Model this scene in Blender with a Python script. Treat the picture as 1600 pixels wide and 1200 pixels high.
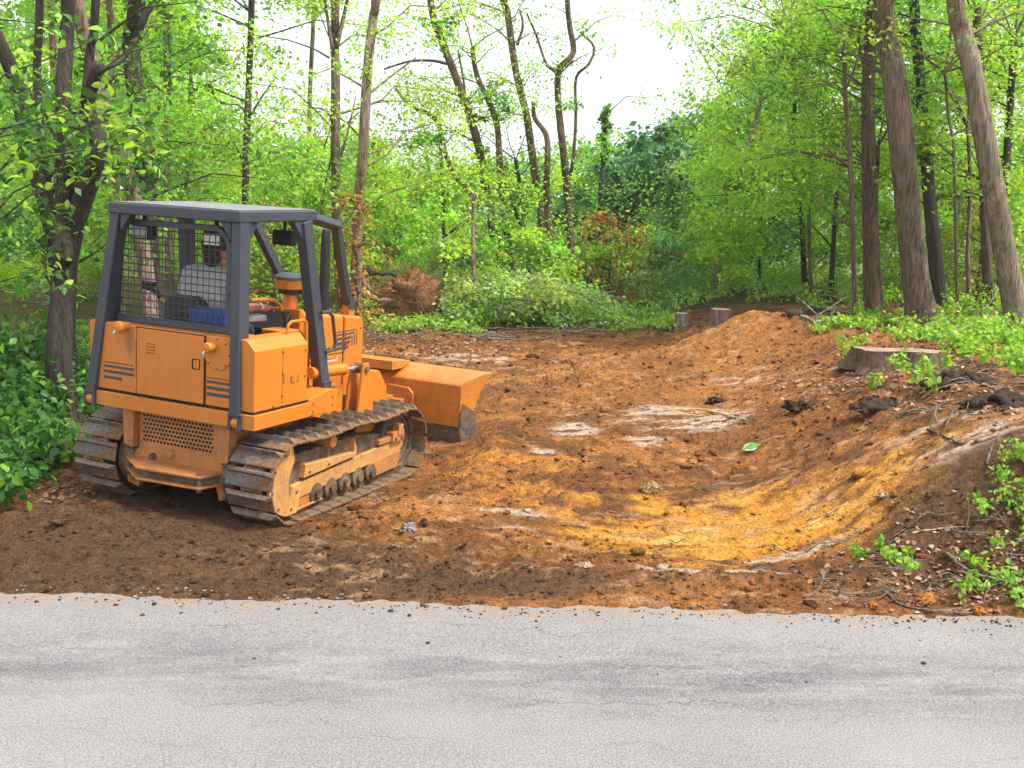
import bpy, bmesh, math, random
import numpy as np
from mathutils import Vector, Matrix
random.seed(7); RNG = np.random.default_rng(11)
for o in list(bpy.data.objects): bpy.data.objects.remove(o)
scn = bpy.context.scene
COL = scn.collection
# ------------------------------------------------------------------ camera, sky, sun, exposure
FPX, PITCH, CAMH = 1630.0, 0.179, 2.62
cam_d = bpy.data.cameras.new('camera'); cam = bpy.data.objects.new('camera', cam_d); COL.objects.link(cam)
cam_d.sensor_width = 36.0; cam_d.lens = FPX / 1600 * 36.0; cam_d.clip_start = 0.1; cam_d.clip_end = 2000
cam.location = (0, 0, CAMH); cam.rotation_euler = (math.pi / 2 - PITCH, 0, 0)
scn.camera = cam
SUN_AZ, SUN_EL = math.radians(106), math.radians(57)      # azimuth clockwise from +Y
world = bpy.data.worlds.new('World'); scn.world = world; world.use_nodes = True
wn = world.node_tree; wn.nodes.clear()
w_out = wn.nodes.new('ShaderNodeOutputWorld'); w_bg = wn.nodes.new('ShaderNodeBackground')
w_sky = wn.nodes.new('ShaderNodeTexSky'); w_sky.sky_type = 'NISHITA'; w_sky.sun_disc = False
w_sky.sun_elevation = SUN_EL; w_sky.sun_rotation = SUN_AZ; w_sky.dust_density = 4.0; w_sky.air_density = 1.0; w_sky.ozone_density = 1.0
w_mix = wn.nodes.new('ShaderNodeMixRGB'); w_mix.inputs[0].default_value = 0.72; w_mix.inputs[2].default_value = (9.0, 9.2, 9.5, 1)  # thin even cloud
wn.links.new(w_sky.outputs[0], w_mix.inputs[1]); wn.links.new(w_mix.outputs[0], w_bg.inputs[0])
w_bg.inputs[1].default_value = 0.088
wn.links.new(w_bg.outputs[0], w_out.inputs[0])
sun_d = bpy.data.lights.new('sun', 'SUN'); sun = bpy.data.objects.new('sun', sun_d); COL.objects.link(sun)
sun_d.energy = 3.0; sun_d.angle = math.radians(13); sun_d.color = (1.0, 0.94, 0.84)
sd = Vector((math.sin(SUN_AZ) * math.cos(SUN_EL), math.cos(SUN_AZ) * math.cos(SUN_EL), math.sin(SUN_EL)))
sun.rotation_euler = sd.to_track_quat('Z', 'Y').to_euler(); sun.location = sd * 60
vs = scn.view_settings
vs.view_transform = 'Standard'; vs.look = 'None'; vs.gamma = 1.0; vs.exposure = 1.12; vs.use_curve_mapping = False
scn.render.engine = 'CYCLES'
scn.cycles.max_bounces = 8; scn.cycles.diffuse_bounces = 6; scn.cycles.glossy_bounces = 2
scn.cycles.transmission_bounces = 3; scn.cycles.volume_bounces = 0; scn.cycles.use_adaptive_sampling = True
# ------------------------------------------------------------------ pixel <-> world helpers (photograph is 1600 x 1200)
CT, ST = math.cos(PITCH), math.sin(PITCH)
def ray(u, v):
    a = (u - 800) / FPX; b = (600 - v) / FPX
    return np.array([a, CT + ST * b, -ST + CT * b])
def at(u, v, Y):
    d = ray(u, v); return np.array([0, 0, CAMH]) + d * (Y / d[1])
# ------------------------------------------------------------------ noise
def _hash(ix, iy, seed):
    h = (ix.astype(np.int64) * 374761393 + iy.astype(np.int64) * 668265263 + seed * 1442695041) & 0xffffffff
    h = ((h ^ (h >> 13)) * 1274126177) & 0xffffffff
    h = (h ^ (h >> 16)) & 0xffffffff
    return h / 4294967295.0
def vnoise(x, y, seed=0):
    x = np.asarray(x, float); y = np.asarray(y, float)
    ix = np.floor(x); iy = np.floor(y); fx = x - ix; fy = y - iy
    fx = fx * fx * fx * (fx * (fx * 6 - 15) + 10); fy = fy * fy * fy * (fy * (fy * 6 - 15) + 10)
    a = _hash(ix, iy, seed); b = _hash(ix + 1, iy, seed); c = _hash(ix, iy + 1, seed); d = _hash(ix + 1, iy + 1, seed)
    return (a * (1 - fx) + b * fx) * (1 - fy) + (c * (1 - fx) + d * fx) * fy
def fbm(x, y, seed=0, octv=4, gain=0.5):
    s = 0; amp = 1; tot = 0
    for k in range(octv):
        s = s + amp * vnoise(x * 2 ** k + 17.3 * k, y * 2 ** k - 9.1 * k, seed + k); tot += amp; amp *= gain
    return s / tot
def sstep(a, b, x):
    t = np.clip((np.asarray(x, float) - a) / (b - a), 0, 1); return t * t * (3 - 2 * t)
def gau(x, y, cx, cy, rx, ry, ang=0):
    c, s = math.cos(ang), math.sin(ang)
    dx = x - cx; dy = y - cy; a = (dx * c + dy * s) / rx; b = (-dx * s + dy * c) / ry
    return np.exp(-(a * a + b * b))
# ------------------------------------------------------------------ bulldozer pose (needed by the terrain as well)
DP = np.array([-2.792, 8.445, 0.0]); DYAW, DPI, DRO = 0.422, -0.035, 0.052
def _R():
    cr, sr = math.cos(DRO), math.sin(DRO); cp, sp = math.cos(DPI), math.sin(DPI); c, s = math.cos(DYAW), math.sin(DYAW)
    return np.array([[c, s, 0], [-s, c, 0], [0, 0, 1]]) @ np.array([[1, 0, 0], [0, cp, -sp], [0, sp, cp]]) @ np.array([[cr, 0, sr], [0, 1, 0], [-sr, 0, cr]])
DR = _R()
def dz(x, y, z): return DR @ np.array([x, y, z]) + DP
# ------------------------------------------------------------------ objects
def tag(o, label=None, cat=None, group=None, kind=None):
    if label: o['label'] = label
    if cat: o['category'] = cat
    if group: o['group'] = group
    if kind: o['kind'] = kind
    return o
def empty(name, loc=(0, 0, 0), parent=None):
    o = bpy.data.objects.new(name, None); COL.objects.link(o); o.location = loc; o.parent = parent; o.empty_display_size = 0.2
    return o
class MB:
    def __init__(self): self.v = []; self.f = []; self.m = []; self.cur = 0
    def add(self, vs, fs):
        b = len(self.v); self.v += [tuple(map(float, p)) for p in vs]; self.f += [tuple(i + b for i in f) for f in fs]; self.m += [self.cur] * len(fs); return self
    def box(self, x0, x1, y0, y1, z0, z1):
        return self.add([(x0, y0, z0), (x1, y0, z0), (x1, y1, z0), (x0, y1, z0), (x0, y0, z1), (x1, y0, z1), (x1, y1, z1), (x0, y1, z1)],
                        [(0, 3, 2, 1), (4, 5, 6, 7), (0, 1, 5, 4), (1, 2, 6, 5), (2, 3, 7, 6), (3, 0, 4, 7)])
    def prism(self, prof, axis, a, b):
        # prof: list of 2D points in the plane of the other two axes (x: (y,z); y: (x,z); z: (x,y))
        def mk(p, t): return (t, p[0], p[1]) if axis == 'x' else (p[0], t, p[1]) if axis == 'y' else (p[0], p[1], t)
        n = len(prof)
        return self.add([mk(p, a) for p in prof] + [mk(p, b) for p in prof],
                        [tuple(range(n)), tuple(range(2 * n - 1, n - 1, -1))] + [(i, (i + 1) % n, n + (i + 1) % n, n + i) for i in range(n)])
    def bar(self, p0, p1, w, d, up=(0, 1, 0)):
        p0 = Vector(p0); p1 = Vector(p1); t = (p1 - p0).normalized(); u = Vector(up); s = t.cross(u)
        if s.length < 1e-4: s = t.cross(Vector((1, 0, 0)))
        s.normalize(); n = s.cross(t).normalized()
        c = [(-w / 2, -d / 2), (w / 2, -d / 2), (w / 2, d / 2), (-w / 2, d / 2)]
        return self.add([p0 + s * a + n * b for a, b in c] + [p1 + s * a + n * b for a, b in c],
                        [(0, 3, 2, 1), (4, 5, 6, 7), (0, 1, 5, 4), (1, 2, 6, 5), (2, 3, 7, 6), (3, 0, 4, 7)])
    def tube(self, pts, r, n=8, cap=True, jit=0.0, ridge=None):
        pts = [Vector(p) for p in pts]; k = len(pts); rs = r if hasattr(r, '__len__') else [r] * k
        vs = []; prev = None
        for i, p in enumerate(pts):
            t = (pts[min(i + 1, k - 1)] - pts[max(i - 1, 0)])
            if t.length < 1e-9: t = Vector((0, 0, 1))
            t.normalize()
            if prev is None:
                s = t.cross(Vector((0, 0, 1)) if abs(t.z) < 0.9 else Vector((0, 1, 0))).normalized()
            else:
                s = (prev - t * prev.dot(t)); s = s.normalized() if s.length > 1e-6 else t.orthogonal().normalized()
            prev = s; q = t.cross(s)
            for j in range(n):
                a = 2 * math.pi * j / n; rr = rs[i] * (1 + (random.uniform(-jit, jit) if jit else 0)) * (ridge[j] if ridge else 1)
                vs.append(p + s * math.cos(a) * rr + q * math.sin(a) * rr)
        fs = [(i * n + j, i * n + (j + 1) % n, (i + 1) * n + (j + 1) % n, (i + 1) * n + j) for i in range(k - 1) for j in range(n)]
        if cap: fs += [tuple(range(n - 1, -1, -1)), tuple((k - 1) * n + j for j in range(n))]
        return self.add(vs, fs)
    def cyl(self, p0, p1, r, n=16): return self.tube([p0, p1], r, n)
    def lathe(self, prof, axis, c, n=20):
        # prof: list of (radius, t) along axis through point c
        vs = []
        for r, t in prof:
            for j in range(n):
                a = 2 * math.pi * j / n; u, w = r * math.cos(a), r * math.sin(a)
                vs.append((c[0] + t, c[1] + u, c[2] + w) if axis == 'x' else (c[0] + u, c[1] + t, c[2] + w) if axis == 'y' else (c[0] + u, c[1] + w, c[2] + t))
        k = len(prof)
        fs = [(i * n + j, i * n + (j + 1) % n, (i + 1) * n + (j + 1) % n, (i + 1) * n + j) for i in range(k - 1) for j in range(n)]
        fs += [tuple(range(n)), tuple((k - 1) * n + j for j in range(n))]
        return self.add(vs, fs)
    def mesh(self, name, mat, smooth=False):
        me = bpy.data.meshes.new(name); me.from_pydata(self.v, [], self.f)
        bm = bmesh.new(); bm.from_mesh(me); bmesh.ops.recalc_face_normals(bm, faces=bm.faces); bm.to_mesh(me); bm.free()
        for m in (mat if isinstance(mat, (list, tuple)) else [mat]): me.materials.append(m)
        if max(self.m, default=0) > 0: me.polygons.foreach_set('material_index', self.m)
        if smooth: me.polygons.foreach_set('use_smooth', [True] * len(me.polygons))
        return me
    def build(self, name, mat, parent=None, bevel=0.0, smooth=False, segs=2):
        o = bpy.data.objects.new(name, self.mesh(name, mat, smooth)); COL.objects.link(o); o.parent = parent
        if bevel:
            b = o.modifiers.new('bevel', 'BEVEL'); b.width = bevel; b.segments = segs; b.limit_method = 'ANGLE'; b.angle_limit = math.radians(35)
            b.harden_normals = True; o.data.polygons.foreach_set('use_smooth', [True] * len(o.data.polygons))
        return o
def np_mesh(name, V, F, mat, col=None, smooth=False):
    """fast mesh from numpy arrays: V (n,3), F (m,k)"""
    V = np.ascontiguousarray(V, np.float32); F = np.ascontiguousarray(F, np.int32)
    me = bpy.data.meshes.new(name); m, k = F.shape
    me.vertices.add(len(V)); me.vertices.foreach_set('co', V.ravel())
    me.loops.add(m * k); me.loops.foreach_set('vertex_index', F.ravel())
    me.polygons.add(m); me.polygons.foreach_set('loop_start', np.arange(0, m * k, k, dtype=np.int32))
    me.polygons.foreach_set('loop_total', np.full(m, k, np.int32))
    if smooth: me.polygons.foreach_set('use_smooth', np.ones(m, bool))
    me.update(calc_edges=True)
    if col is not None:
        a = me.color_attributes.new('Col', 'FLOAT_COLOR', 'POINT')
        c4 = np.ones((len(V), 4), np.float32); c4[:, :3] = col; a.data.foreach_set('color', c4.ravel())
    me.materials.append(mat)
    return me
def np_obj(name, V, F, mat, col=None, parent=None, smooth=False):
    o = bpy.data.objects.new(name, np_mesh(name, V, F, mat, col, smooth)); COL.objects.link(o); o.parent = parent; return o
# ------------------------------------------------------------------ materials
class NT:
    def __init__(self, name):
        self.m = bpy.data.materials.new(name); self.m.use_nodes = True; self.t = self.m.node_tree; self.t.nodes.clear()
        self.out = self.n('ShaderNodeOutputMaterial'); self.b = self.n('ShaderNodeBsdfPrincipled'); self.l(self.b.outputs[0], self.out.inputs[0])
    def n(self, t, **kw):
        x = self.t.nodes.new(t)
        for k, v in kw.items(): setattr(x, k, v)
        return x
    def l(self, a, b): self.t.links.new(a, b)
    def coord(self, kind='Object', scale=(1, 1, 1), rot=(0, 0, 0)):
        tc = self.n('ShaderNodeTexCoord'); mp = self.n('ShaderNodeMapping'); mp.inputs['Scale'].default_value = scale; mp.inputs['Rotation'].default_value = rot
        self.l(tc.outputs[kind], mp.inputs[0]); return mp.outputs[0]
    def noise(self, vec, scale, detail=4, rough=0.55, dist=0.0):
        x = self.n('ShaderNodeTexNoise'); x.inputs['Scale'].default_value = scale; x.inputs['Detail'].default_value = detail
        x.inputs['Roughness'].default_value = rough; x.inputs['Distortion'].default_value = dist; self.l(vec, x.inputs['Vector']); return x.outputs[0]
    def ramp(self, fac, stops):
        r = self.n('ShaderNodeValToRGB'); e = r.color_ramp.elements
        while len(e) < len(stops): e.new(0.5)
        for q, (p, c) in zip(e, stops): q.position = p; q.color = (*c, 1) if hasattr(c, '__len__') else (c, c, c, 1)
        self.l(fac, r.inputs[0]); return r.outputs[0]
    def mix(self, fac, a, b, mode='MIX'):
        x = self.n('ShaderNodeMixRGB', blend_type=mode)
        for s, v in zip(x.inputs, (fac, a, b)):
            if isinstance(v, (int, float)): s.default_value = v
            elif isinstance(v, tuple): s.default_value = (*v, 1)
            else: self.l(v, s)
        return x.outputs[0]
    def bump(self, h, strength=0.3, dist=0.01):
        x = self.n('ShaderNodeBump'); x.inputs['Strength'].default_value = strength; x.inputs['Distance'].default_value = dist
        self.l(h, x.inputs['Height']); self.l(x.outputs[0], self.b.inputs['Normal'])
    def set(self, **kw):
        for k, v in kw.items():
            s = self.b.inputs[k.replace('_', ' ')]
            if isinstance(v, tuple): s.default_value = (*v, 1)
            elif isinstance(v, (int, float)): s.default_value = v
            else: self.l(v, s)
        return self.m
def mat_simple(name, c, rough=0.6, metal=0.0, var=0.12, scale=18):
    t = NT(name); v = t.coord(); n = t.noise(v, scale, 5)
    lo = tuple(x * (1 - var) for x in c); hi = tuple(min(1, x * (1 + var)) for x in c)
    return t.set(Base_Color=t.ramp(n, [(0.3, lo), (0.7, hi)]), Roughness=rough, Metallic=metal)
def mat_paint(name, c, dirt=(0.16, 0.09, 0.045), amt=0.5, rough=0.42, scale=3.0, chips=None):
    t = NT(name); v = t.coord()
    big = t.noise(v, scale, 7, 0.65); fine = t.noise(v, 45, 4, 0.6)
    base = t.mix(t.ramp(fine, [(0.35, 0.0), (0.75, 1.0)]), c, tuple(x * 0.86 for x in c))
    faded = t.mix(t.ramp(t.noise(v, 1.3, 3), [(0.4, 0.0), (0.75, 0.35)]), base, tuple(min(1, x * 1.05 + 0.03) for x in c))
    msk = t.ramp(big, [(0.60 - 0.24 * amt, 0.0), (0.88 - 0.22 * amt, 1.0)])
    mm = t.mix(1.0, msk, t.ramp(fine, [(0.3, 0.25), (0.7, 0.95)]), 'MULTIPLY')
    mm2 = t.mix(1.0, mm, (amt, amt, amt), 'MULTIPLY')
    col = t.mix(mm2, faded, dirt)
    sk = t.ramp(t.noise(t.coord(scale=(7, 7, 0.8)), 2.0, 6, 0.7), [(0.50, 0.0), (0.72, min(1.0, 0.25 + amt * 0.5))])
    col = t.mix(sk, col, tuple(x * 0.55 + y * 0.35 for x, y in zip(c, dirt)))
    if chips:
        sc = t.coord(scale=(30, 30, 3)); ch = t.ramp(t.noise(sc, 1.0, 6, 0.7), [(0.66, 0.0), (0.70, 1.0)]); col = t.mix(ch, col, chips)
    t.bump(t.noise(v, 120, 3), 0.12, 0.002)
    rr = t.ramp(mm2, [(0.0, rough), (1.0, 0.9)])
    return t.set(Base_Color=col, Roughness=rr)
def mat_tank():
    m = mat_paint('orange_tank_paint', ORANGE, amt=0.4); t = NT.__new__(NT); t.m = m; t.t = m.node_tree; t.b = [x for x in t.t.nodes if x.type == 'BSDF_PRINCIPLED'][0]
    lk_ = t.b.inputs['Base Color'].links[0]; src = lk_.from_socket; sep = t.n('ShaderNodeSeparateXYZ'); v = t.coord(); t.l(v, sep.inputs[0])
    def f(op, a, b_): 
        x = t.n('ShaderNodeMath', operation=op)
        for s, q in zip(x.inputs, (a, b_)):
            if isinstance(q, (int, float)): s.default_value = q
            else: t.l(q, s)
        return x.outputs[0]
    dx = f('DIVIDE', f('ADD', sep.outputs[0], .415), .055); dz_ = f('DIVIDE', f('ADD', sep.outputs[2], -1.40), .15)
    g = f('SUBTRACT', 1.0, f('ADD', f('MULTIPLY', dx, dx), f('MULTIPLY', dz_, dz_))); g = f('ADD', g, f('MULTIPLY', f('SUBTRACT', t.noise(v, 22, 4), .5), 1.2))
    t.l(t.mix(t.ramp(g, [(0.0, 0.0), (0.9, 0.62)]), src, (0.13, 0.10, 0.065)), t.b.inputs['Base Color']); return m
ORANGE = (0.57, 0.182, 0.012)
M = {}
M['paint'] = mat_paint('orange_paint', ORANGE, amt=0.42); M['paint_tank'] = mat_tank()
M['paint_dirty'] = mat_paint('dirty_orange_paint', (0.52, 0.20, 0.045), dirt=(0.15, 0.09, 0.045), amt=1.0, scale=4.5, rough=0.6)
M['paint_blade'] = mat_paint('scuffed_orange_paint', (0.58, 0.195, 0.022), dirt=(0.14, 0.075, 0.04), amt=0.8, scale=2.8, rough=0.32, chips=(0.09, 0.05, 0.035))
M['track_paint'] = mat_paint('faded_track_frame_paint', (0.60, 0.30, 0.08), dirt=(0.17, 0.10, 0.055), amt=0.9, scale=5, rough=0.65)
M['rops'] = mat_paint('slate_frame_paint', (0.036, 0.044, 0.06), dirt=(0.11, 0.09, 0.07), amt=0.35, rough=0.48)
M['roof'] = mat_paint('pale_slate_roof', (0.15, 0.165, 0.18), dirt=(0.30, 0.30, 0.29), amt=0.7, rough=0.5, scale=2.2)  # paler than the frame paint, mottled with light grey
M['black'] = mat_simple('black_rubber', (0.012, 0.012, 0.014), 0.6)
M['vinyl'] = mat_simple('black_vinyl', (0.018, 0.018, 0.02), 0.45)
M['greyvinyl'] = mat_simple('grey_vinyl', (0.22, 0.22, 0.22), 0.5)
M['chrome'] = mat_simple('bright_steel', (0.7, 0.7, 0.7), 0.22, 1.0)
M['decal'] = mat_simple('dark_decal', (0.05, 0.048, 0.06), 0.5)
M['blue'] = mat_simple('blue_plastic', (0.02, 0.07, 0.28), 0.5)
M['lens'] = mat_simple('lamp_glass', (0.62, 0.63, 0.6), 0.15)
M['yellow'] = mat_simple('yellow_paint', (0.7, 0.42, 0.02), 0.4)
M['cleaner'] = mat_simple('precleaner_bowl', (0.42, 0.19, 0.03), 0.25)
M['gap'] = mat_simple('dark_gap', (0.01, 0.008, 0.007), 0.9)
def mat_steel():
    t = NT('worn_track_steel'); v = t.coord()
    a = t.noise(v, 7, 7, 0.7); b = t.noise(v, 30, 5, 0.6)
    c = t.mix(t.ramp(b, [(0.3, 0.0), (0.7, 1.0)]), (0.10, 0.088, 0.08), (0.20, 0.18, 0.165))
    soil = t.mix(t.ramp(b, [(0.3, 0.0), (0.7, 1.0)]), (0.10, 0.055, 0.028), (0.23, 0.125, 0.055))
    msk = t.ramp(a, [(0.44, 0.0), (0.56, 1.0)])
    t.bump(a, 0.6, 0.012)
    return t.set(Base_Color=t.mix(msk, c, soil), Roughness=t.ramp(msk, [(0, 0.42), (1, 0.95)]), Metallic=t.ramp(msk, [(0, 0.55), (1, 0.0)]))
M['steel'] = mat_steel()
def mat_greasy():
    t = NT('muddy_cast_iron'); v = t.coord(); a = t.noise(v, 9, 6, 0.65)
    t.bump(t.noise(v, 40, 5), 0.5, 0.01)
    return t.set(Base_Color=t.ramp(a, [(0.3, (0.035, 0.022, 0.014)), (0.5, (0.11, 0.07, 0.04)), (0.7, (0.22, 0.15, 0.09))]), Roughness=0.85)
M['mud'] = mat_greasy()
def mat_bark(name, lo, hi, sc=1.0):
    t = NT(name); tc = t.coord('Object', (11 * sc, 11 * sc, 1.2 * sc)); v2 = t.coord()
    a = t.noise(tc, 2.4, 8, 0.7, 0.15); b = t.noise(v2, 1.1, 4)
    mid = tuple((x + y) / 2 for x, y in zip(lo, hi))
    c = t.ramp(a, [(0.40, lo), (0.5, mid), (0.62, hi)])
    c = t.mix(t.ramp(b, [(0.45, 0.0), (0.75, 0.45)]), c, (0.10, 0.13, 0.06))
    t.bump(a, 1.0, 0.06)
    return t.set(Base_Color=c, Roughness=0.9)
M['bark'] = mat_bark('grey_brown_bark', (0.055, 0.036, 0.025), (0.27, 0.19, 0.13))
M['bark_dark'] = mat_bark('dark_bark', (0.015, 0.011, 0.009), (0.080, 0.058, 0.044))
M['bark_pale'] = mat_bark('pale_bark', (0.13, 0.095, 0.066), (0.42, 0.325, 0.235))
M['bark_pink'] = mat_bark('pinkish_bark', (0.11, 0.065, 0.05), (0.42, 0.28, 0.23))
M['bark_brown'] = mat_bark('brown_bark', (0.055, 0.032, 0.02), (0.22, 0.13, 0.085))
M['fresh_wood'] = mat_simple('torn_fresh_wood', (0.62, 0.22, 0.07), 0.8, var=0.3)
M['cut_wood'] = mat_simple('sawn_wood', (0.50, 0.36, 0.23), 0.8, var=0.25)
M['dead_wood'] = mat_bark('weathered_dead_wood', (0.13, 0.10, 0.08), (0.42, 0.36, 0.30))
def mat_leaf(name, trans=0.5, rough=0.45):
    t = NT(name); at_ = t.n('ShaderNodeAttribute', attribute_name='Col'); t.set(Base_Color=at_.outputs['Color'], Roughness=rough)
    tr = t.n('ShaderNodeBsdfTranslucent'); t.l(t.mix(1.0, at_.outputs['Color'], (1.08, 1.15, 0.6), 'MULTIPLY'), tr.inputs[0])
    mx = t.n('ShaderNodeMixShader'); mx.inputs[0].default_value = trans
    t.l(t.b.outputs[0], mx.inputs[1]); t.l(tr.outputs[0], mx.inputs[2]); t.l(mx.outputs[0], t.out.inputs[0]); return t.m
M['leaf'] = mat_leaf('green_leaf')
M['dry_leaf'] = mat_leaf('dry_leaf', 0.15, 0.8)
def mat_soil():
    t = NT('bare_soil'); at_ = t.n('ShaderNodeAttribute', attribute_name='Col'); v = t.coord()
    a = t.noise(v, 13, 10, 0.78); b = t.noise(v, 48, 6, 0.75)
    k = t.ramp(a, [(0.32, 0.42), (0.48, 1.36), (0.68, 2.35)]); k2 = t.ramp(b, [(0.34, 0.55), (0.66, 1.6)])
    c = t.mix(1.0, t.mix(1.0, at_.outputs['Color'], k, 'MULTIPLY'), k2, 'MULTIPLY')
    h = t.mix(0.5, a, b); t.bump(h, 1.0, 0.13)
    return t.set(Base_Color=c, Roughness=0.95, Specular_IOR_Level=0.15)
M['soil'] = mat_soil()
def mat_asphalt():
    t = NT('weathered_asphalt'); v = t.coord(); ws = t.coord(scale=(0.9, 4.2, 1))
    sp = t.noise(v, 95, 4, 0.85); sp2 = t.noise(v, 190, 2, 0.6)
    agg = t.ramp(sp, [(0.34, (0.055, 0.053, 0.056)), (0.47, (0.182, 0.176, 0.175)), (0.66, (0.36, 0.35, 0.345))])
    agg = t.mix(t.ramp(sp2, [(0.5, 0.0), (0.72, 0.5)]), agg, (0.14, 0.132, 0.136))
    band = t.noise(ws, 1.5, 7, 0.62, 0.3)
    sep = t.n('ShaderNodeSeparateXYZ'); t.l(t.coord(), sep.inputs[0])
    # a worn, darker wheel strip runs along the road
    yy = t.n('ShaderNodeMath', operation='ADD'); yy.inputs[1].default_value = -5.42; t.l(sep.outputs[1], yy.inputs[0])
    sl = t.n('ShaderNodeMath', operation='MULTIPLY_ADD'); sl.inputs[1].default_value = 0.055; t.l(sep.outputs[0], sl.inputs[0]); t.l(yy.outputs[0], sl.inputs[2])
    ab = t.n('ShaderNodeMath', operation='ABSOLUTE'); t.l(sl.outputs[0], ab.inputs[0])
    strip = t.ramp(ab.outputs[0], [(0.10, 1.0), (0.55, 0.0)])
    wear = t.mix(1.0, strip, t.ramp(band, [(0.38, 0.0), (0.58, 1.0)]), 'MULTIPLY')
    wear = t.mix(1.0, wear, t.ramp(sp, [(0.40, 1.0), (0.62, 0.25)]), 'MULTIPLY')
    c = t.mix(wear, agg, t.mix(0.12, (0.065, 0.064, 0.078), agg))
    def mth(op, a, b_=0.0):
        x = t.n('ShaderNodeMath', operation=op)
        for q, w_ in zip(x.inputs, (a, b_)):
            if isinstance(w_, (int, float)): q.default_value = w_
            else: t.l(w_, q)
        return x.outputs[0]
    crm = None
    for kx, ky, freq, amp, wid, g0 in ((0.8, 0.5, 2.1, 1.0, 0.016, 0.44), (1.7, 1.1, 3.3, 1.5, 0.018, 0.46), (0.5, 2.0, 1.3, 1.6, 0.010, 0.42)):
        nz = t.noise(t.coord(scale=(kx, ky, 1)), 1.0, 9, 0.62)
        w_ = mth('ADD', mth('MULTIPLY', sl.outputs[0], freq), mth('MULTIPLY', nz, amp * 2.4)); fr = mth('ABSOLUTE', mth('SUBTRACT', mth('FRACT', w_), 0.5))
        ln = t.ramp(fr, [(wid * 0.2, 0.85), (wid * 1.1, 0.0)])
        ln = t.mix(1.0, ln, t.ramp(t.noise(t.coord(scale=(0.9, 1.6, 1), rot=(0, 0, kx)), 1.0, 4), [(g0, 0.0), (g0 + 0.12, 0.9)]), 'MULTIPLY')
        crm = ln if crm is None else t.mix(1.0, crm, ln, 'ADD')
    crm = t.mix(1.0, crm, t.ramp(ab.outputs[0], [(0.45, 1.0), (1.1, 0.25)]), 'MULTIPLY')
    c = t.mix(crm, c, (0.07, 0.065, 0.07))
    c = t.mix(t.ramp(t.noise(v, 0.7, 4), [(0.45, 0.0), (0.8, 0.25)]), c, (0.40, 0.385, 0.37))
    dust = t.mix(1.0, t.ramp(sl.outputs[0], [(0.70, 0.0), (0.97, 0.85)]), t.ramp(t.noise(v, 5, 7, 0.7), [(0.45, 0.0), (0.62, 1.0)]), 'MULTIPLY')
    c = t.mix(dust, c, (0.26, 0.17, 0.10))
    t.bump(sp, 0.5, 0.006)
    return t.set(Base_Color=c, Roughness=0.88, Specular_IOR_Level=0.25)
M['asphalt'] = mat_asphalt()
M['chip'] = mat_simple('chalky_white_chips', (0.66, 0.65, 0.63), 0.8)
M['stone'] = mat_simple('buff_stone', (0.42, 0.31, 0.19), 0.9, var=0.3)
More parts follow.
